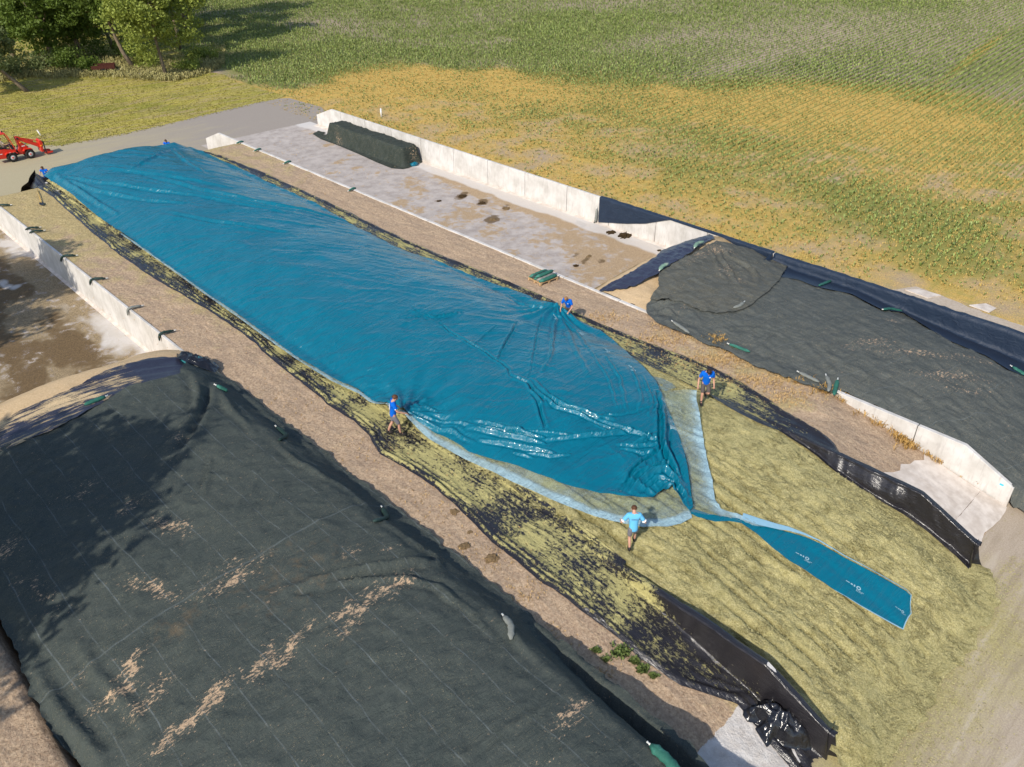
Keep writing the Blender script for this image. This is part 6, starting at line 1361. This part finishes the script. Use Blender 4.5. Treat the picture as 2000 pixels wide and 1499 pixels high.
# loose stalks on the heap and crumbs round its foot
r = np.random.RandomState(5); n = 60000; X = r.uniform(W3B + .2, W2B - .1, n); Y = r.uniform(2.2, 24, n)
k = ~inside(X, Y, PB) & ~inside(X, Y, PT) & ~inside(X, Y, PW) & ~inside(X, Y, PO + PI); X, Y = X[k], Y[k]; Z = HBo(X, Y) - .01
k = Z > .09; X, Y, Z = X[k], Y[k], Z[k]
V, F = tufts(np.column_stack([X, Y, Z]), r.uniform(.015, .045, len(X)), np.full(len(X), .014), 3, r.uniform(.02, .065, len(X)), 6)
m = NT('grass_stalk', .8, .2); m.col(m.mix(m.noise(9, 3, .8), (.26, .23, .08), (.70, .64, .34))); MAT_ST = m.m
o = np_mesh('loose_stalks', V, F, MAT_ST, sil, smooth=False); o['kind'] = 'stuff'
n = 5200; X = r.uniform(15.5, 29, n); Y = 3.2 - np.abs(r.normal(0, 1.1, n)) + .5 * (X > 26); k = (Y < 3.3) & ~((X > 27) & (Y > 2.9)); X, Y = X[k], Y[k]
V, F = tufts(np.column_stack([X, Y, 0 * X + .06]), r.uniform(.01, .04, len(X)), np.full(len(X), .02), 4, r.uniform(.02, .06, len(X)), 8)
m = NT('grass_crumb', .85, .1); m.col(m.mix(m.noise(9, 3, .8), (.26, .23, .09), (.55, .50, .26)))
tag(np_mesh('scattered_grass', V, F, m.m, smooth=False), 'crumbs of chopped grass scattered on the yard in front of the heap', 'grass', kind='stuff')

# ------------------------------------------------------------------ trees
def leaf_mat(name, a, b):
    m = NT(name, .6, .25); n = m.noise(.9, 4, .7); n2 = m.noise(7, 2)
    m.col(m.objvar(m.mix(n2, m.mix(n, a, b), tuple(min(1, c * 1.25) for c in b)), .12))
    tl_ = m.t.nodes.new('ShaderNodeBsdfTranslucent'); tl_.inputs[0].default_value = (b[0] * 1.3, b[1] * 1.3, b[2], 1); ms = m.t.nodes.new('ShaderNodeMixShader'); ms.inputs[0].default_value = .25
    m.t.links.new(m.b.outputs[0], ms.inputs[1]); m.t.links.new(tl_.outputs[0], ms.inputs[2]); m.t.links.new(ms.outputs[0], m.o.inputs[0]); return m.m
LEAF1 = leaf_mat('dark_leaf', (.032, .062, .010), (.115, .165, .026)); LEAF2 = leaf_mat('bright_leaf', (.10, .145, .024), (.24, .275, .055)); LEAF3 = leaf_mat('grey_leaf', (.06, .09, .03), (.15, .18, .07))
mb = NT('bark', .9, .1); n = mb.noise(6, 5, .7, vec=mb.map((1, 1, .3))); mb.col(mb.ramp(n, [(.3, (.09, .065, .045)), (.7, (.30, .24, .17))])); mb.bump(n, .6, .03); BARK = mb.m
def tree(px, py, h, cr, label, leafm, seed, lean=(0, 0), c0=.35, trunk_r=.24, n=9000, squash=1.0, group='trees beside the meadow', base=None, leaf=.30, clumps=70, dens=1.0):
    r = np.random.RandomState(seed); q = base or at(px, py, .0)
    root = empty('tree', (q[0], q[1], 0), 0, label, 'tree', group)
    top = Vector((lean[0], lean[1], h * .86)); P = [Vector((0, 0, -.1))]
    for k in range(1, 7): u = k / 6; P.append(Vector((lean[0] * u ** .8 + .18 * math.sin(u * 5 + seed), lean[1] * u ** .8 + .15 * math.cos(u * 4 + seed), h * .86 * u)))
    bm = bmesh.new(); tube(bm, P, [trunk_r * (1.25 if k == 0 else 1 - .82 * k / 6) for k in range(7)], 9)
    bm_obj('trunk', bm, BARK, root, True)
    cc = Vector((lean[0] * .8, lean[1] * .8, h * (c0 + (1 - c0) / 2))); ch = h * (1 - c0) / 2 * squash
    # clump centres through the crown
    C_ = []
    while len(C_) < clumps:
        p = r.normal(0, 1, 3); p /= np.linalg.norm(p); rad = r.uniform(.25, 1) ** .5
        s = (cr * (.82 + .3 * math.sin(seed + 3 * math.atan2(p[1], p[0]))) , cr * (.82 + .25 * math.cos(seed * 2 + 2 * math.atan2(p[1], p[0]))), ch)
        c = np.array([p[0] * s[0] * rad, p[1] * s[1] * rad, p[2] * s[2] * rad])
        if c[2] < -ch * .55 and r.rand() < .4: continue
        C_.append(c)
    C_ = np.array(C_)
    bm = bmesh.new()
    for k in range(9):
        c = C_[r.randint(len(C_))]; a = P[r.randint(2, 5)]; b = cc + Vector(c) * .8; m_ = a.lerp(b, .5) + Vector((0, 0, .3))
        tube(bm, [a, m_, b], [trunk_r * .38, trunk_r * .22, .03], 6)
    bm_obj('branches', bm, BARK, root, True)
    N = int(n * dens); idx = r.randint(0, len(C_), N); cs = r.uniform(.55, 1.15, len(C_)) * cr * .24
    d = r.normal(0, 1, (N, 3)); d /= np.linalg.norm(d, axis=1)[:, None]; rr = r.uniform(.35, 1, N) ** .5
    ctr = C_[idx] + d * (cs[idx] * rr)[:, None] * np.array([1.15, 1.15, .75]) + np.array(cc)
    ctr = ctr[ctr[:, 2] > .3]; N = len(ctr)
    a = r.normal(0, 1, (N, 3)); a /= np.linalg.norm(a, axis=1)[:, None]; b = np.cross(a, r.normal(0, 1, (N, 3))); b /= np.linalg.norm(b, axis=1)[:, None]
    L = leaf * r.uniform(.5, 1.2, N)[:, None]
    V = np.stack([ctr - a * L * .5, ctr + b * L * .28, ctr + a * L * .5, ctr - b * L * .28], 1).reshape(-1, 3)
    np_mesh('crown', V, np.arange(len(V)).reshape(-1, 4), leafm, root, False)
    return root
tree(325, 150, 12.5, 5.9, 'bright green tree with open crown and slim pale trunk at the meadow edge', LEAF2, 3, (-.1, .6), .22, .20, 24000, leaf=.36, clumps=110)
tree(264, 135, 14.0, 4.6, 'leaning pale trunk tree directly left of the bright green tree', LEAF1, 5, (-3.2, 1.5), .36, .26, 15000, leaf=.38)
tree(222, 97, 15.0, 4.6, 'slender trunk standing farther back in the gap of the dark grove', LEAF1, 6, (-1.5, 1.0), .45, .26, 14000, leaf=.40)
tree(55, 180, 8.5, 4.4, 'crooked tree leaning left on the mown meadow above the loader', LEAF3, 8, (-4.2, 2.6), .22, .24, 18000, leaf=.32)
tree(110, 130, 15.0, 5.2, 'dense dark tree in the grove behind the crooked leaning tree', LEAF1, 9, (-.6, .5), .05, .34, 26000, clumps=130, leaf=.42)
tree(160, 118, 16.0, 4.6, 'dense dark tree in the middle of the grove', LEAF1, 10, (.4, .5), .06, .32, 24000, clumps=120, leaf=.42)
tree(30, 120, 15.0, 5.0, 'dense tree at the upper left frame corner', LEAF1, 11, (0, 0), .08, .3, 20000, clumps=110, leaf=.42)
tree(70, 60, 16.0, 5.5, 'tall tree at the top frame edge farthest left in the back row', LEAF1, 12, (0, 0), .10, .3, 10000, leaf=.42)
tree(170, 50, 16.0, 5.5, 'tall tree at the top frame edge in the middle of the back row', LEAF1, 13, (0, 0), .10, .3, 10000, leaf=.42)
tree(270, 52, 16.5, 5.4, 'tall tree behind the bright green tree', LEAF1, 14, (0, 0), .12, .3, 17000, leaf=.42)
tree(352, 98, 19.0, 5.2, 'tree hidden behind the right side of the bright green crown', LEAF1, 15, (0, 0), .22, .28, 20000, leaf=.42)
tree(372, 45, 20, 6.0, 'tallest tree at the top frame edge beside the maize field', LEAF1, 16, (0, 0), .12, .3, 22000, leaf=.45)
tree(215, 30, 15, 5.5, 'broad dark tree at the top edge behind the slender trunk', LEAF1, 17, (0, 0), .04, .3, 16000, leaf=.45, clumps=110)
tree(365, 70, 17, 4.8, 'tall tree between the two tallest ones by the maize field', LEAF1, 27, (0, 0), .2, .3, 14000, leaf=.42)
tree(255, 70, 12, 4.2, 'dark tree filling the shade behind the leaning trunk', LEAF1, 18, (0, 0), .04, .3, 12000, leaf=.42)
tree(130, 75, 14, 5.0, 'dark tree in the second row of the grove', LEAF1, 19, (0, 0), .04, .3, 14000, leaf=.42)
# two trees outside the frame whose shadows fall on the left clamp
tree(0, 0, 14.5, 5.8, 'tall tree left of the frame shading the left wall', LEAF1, 20, (0, 0), .28, .35, 14000, base=(-4.5, 49.5), leaf=.5)
tree(0, 0, 16.0, 7.6, 'tall tree left of the frame shading the dark net', LEAF1, 21, (0, 0), .25, .4, 20000, base=(-11.0, 24.0), leaf=.6, clumps=140)
def shrub(px, py, h, cr, label, leafm, seed, n=1500):
    r = np.random.RandomState(seed); q = at(px, py, 0); root = empty('shrub', (q[0], q[1], 0), 0, label, 'shrub', 'shrubs under the trees')
    C_ = r.normal(0, 1, (16, 3)) * np.array([cr * .5, cr * .5, h * .2]) + np.array([0, 0, h * .5]); idx = r.randint(0, 16, n)
    ctr = C_[idx] + r.normal(0, 1, (n, 3)) * cr * .22; ctr[:, 2] = np.abs(ctr[:, 2]) + .05
    a = r.normal(0, 1, (n, 3)); a /= np.linalg.norm(a, axis=1)[:, None]; b = np.cross(a, r.normal(0, 1, (n, 3))); b /= np.linalg.norm(b, axis=1)[:, None]; L = .3 * r.uniform(.5, 1.2, n)[:, None]
    V = np.stack([ctr - a * L * .5, ctr + b * L * .3, ctr + a * L * .5, ctr - b * L * .3], 1).reshape(-1, 3); np_mesh('foliage', V, np.arange(len(V)).reshape(-1, 4), leafm, root, False)
    bm = bmesh.new()
    for k in range(5): c = C_[k]; tube(bm, [(0, 0, 0), (c[0] * .5, c[1] * .5, c[2] * .6), tuple(c)], [.04, .03, .01], 5)
    bm_obj('stems', bm, BARK, root)
for i, (px, py, h, cr, t, lm) in enumerate([(128, 138, 2.4, 1.9, 'dark shrub at the meadow edge under the dense dark tree', LEAF1), (80, 140, 2.0, 1.8, 'shrub between the crooked tree and the grove', LEAF3), (175, 140, 1.6, 1.5, 'low dark shrub left of the red trailer', LEAF1), (30, 150, 2.0, 1.6, 'green shrub behind the leaning trunk', LEAF3), (286, 132, 1.8, 1.5, 'green shrub between the leaning trunk and the bright tree', LEAF2), (372, 140, 1.4, 1.5, 'low green shrub right of the bright tree', LEAF2), (250, 112, 2.6, 2.2, 'dark shrub in the gap behind the red trailer', LEAF1), (190, 108, 3.2, 2.6, 'large dark shrub deep in the grove', LEAF1), (120, 108, 3.0, 2.6, 'large dark shrub behind the dense trees', LEAF1), (395, 118, 1.5, 1.6, 'green shrub at the corner between trees and field', LEAF2)]):
    shrub(px, py, h, cr, t, lm, 40 + i, 1800)
# tall rough grass along the trees
r = np.random.RandomState(77); P = []; hh = []
line = [(-40, 168), (0, 160), (60, 150), (120, 152), (180, 150), (240, 152), (300, 158), (340, 158), (380, 150), (420, 138), (450, 120)]
lx, ly_ = zip(*line)
for _ in range(11000):
    px = r.uniform(-40, 440); py = np.interp(px, lx, ly_) + -abs(r.normal(0, 17)) + r.normal(0, 2.5); q = at(px, py, .0); P.append(q); hh.append(r.uniform(.25, .75))
V, F = tufts(np.array(P), np.array(hh), np.full(len(P), .07), 5, np.array(hh) * .4, 4)
m = NT('rough_grass', .8, .15); n = m.noise(.35, 4, .7); m.col(m.mix(m.noise(4, 4), m.mix(n, (.13, .16, .03), (.40, .35, .14)), (.46, .40, .19))); MAT_RG = m.m
tag(np_mesh('tall_grass', V, F, MAT_RG, smooth=False), 'tall rough grass fringe between the mown meadow and the trees', 'grass', kind='stuff')
# short tussocks on the meadow and along the field edge
P = []; hh = []
for _ in range(16000):
    px = r.uniform(-20, 560); py = r.uniform(140, 320); q = at(px, py, .04); x, y = q[0], q[1]
    if inside(np.array([x]), np.array([y]), MEAD)[0]: P.append(q); hh.append(r.uniform(.05, .17))
P = np.array(P); hh = np.array(hh); V, F = tufts(P, hh, np.full(len(P), .06), 4, hh * .8, 9)
m = NT('mown_grass', .85, .12); m.col(m.mix(m.noise(.3, 5, .7), (.24, .23, .045), (.50, .42, .14))); tag(np_mesh('mown_grass', V, F, m.m, smooth=False), 'short mown grass tufts on the meadow beside the road', 'grass', kind='stuff')
# things lying at the tree line
tr_ = at(205, 143, 0); root = empty('trailer', tr_, R(-25), 'rusty red low trailer parked in the shade of the grove', 'trailer'); RUST = plain('rusty_red', (.07, .022, .015), .8, .2, var=.4, bump=.01)
part('bed', lambda b_: (box(b_, -1.3, 1.3, -.7, .7, .55, .65), box(b_, -1.3, 1.3, -.72, -.66, .65, 1.0), box(b_, -1.3, 1.3, .66, .72, .65, 1.0), box(b_, 1.24, 1.32, -.66, .66, .65, 1.0)), RUST, root)
for s_ in (-.78, .78): part('wheel', lambda b_: cyl(b_, (0, s_, .32), (0, 1, 0), .32, .16, 18), TYRE, root)
part('drawbar', lambda b_: tube(b_, [(-1.3, 0, .58), (-2.3, 0, .45)], .05, 6), RUST, root)
q = at(288, 147, 0); bm = bmesh.new()
for k in range(26):
    a = r.uniform(0, 6.28); d_ = r.uniform(.2, 1.5); c_ = Vector((d_ * math.cos(a) * 1.5, d_ * math.sin(a) * .6, r.uniform(.03, .3))); e_ = c_ + Vector((r.normal(0, .5), r.normal(0, .4), r.uniform(0, .15))); tube(bm, [c_, (c_ + e_) / 2 + Vector((0, 0, .06)), e_], r.uniform(.03, .08), 5)
o = bm_obj('branch_pile', bm, plain('grey_wood', (.26, .23, .21), .9, .1, var=.4), None, True, (q[0], q[1], 0)); tag(o, 'low grey pile of sticks at the foot of the bright green tree', 'brush pile')
for px, py, r_, t in ((236, 141, .34, 'pale rock between the red trailer and the leaning trunk'), (363, 134, .42, 'grey boulder right of the bright green tree')):
    q = at(px, py, 0); bm = bmesh.new(); bmesh.ops.create_icosphere(bm, subdivisions=3, radius=1)
    for v in bm.verts: k = .7 + .6 * float(fbm(v.co.x * 1.6 + px, v.co.y * 1.6 + v.co.z, 3)); v.co = Vector((v.co.x * r_ * k * 1.3, v.co.y * r_ * k, v.co.z * r_ * k + r_ * .4))
    tag(bm_obj('rock', bm, plain('grey_stone', (.34, .32, .30), .9, .1, var=.3, scale=5, bump=.02), None, True, q), t, 'rock')
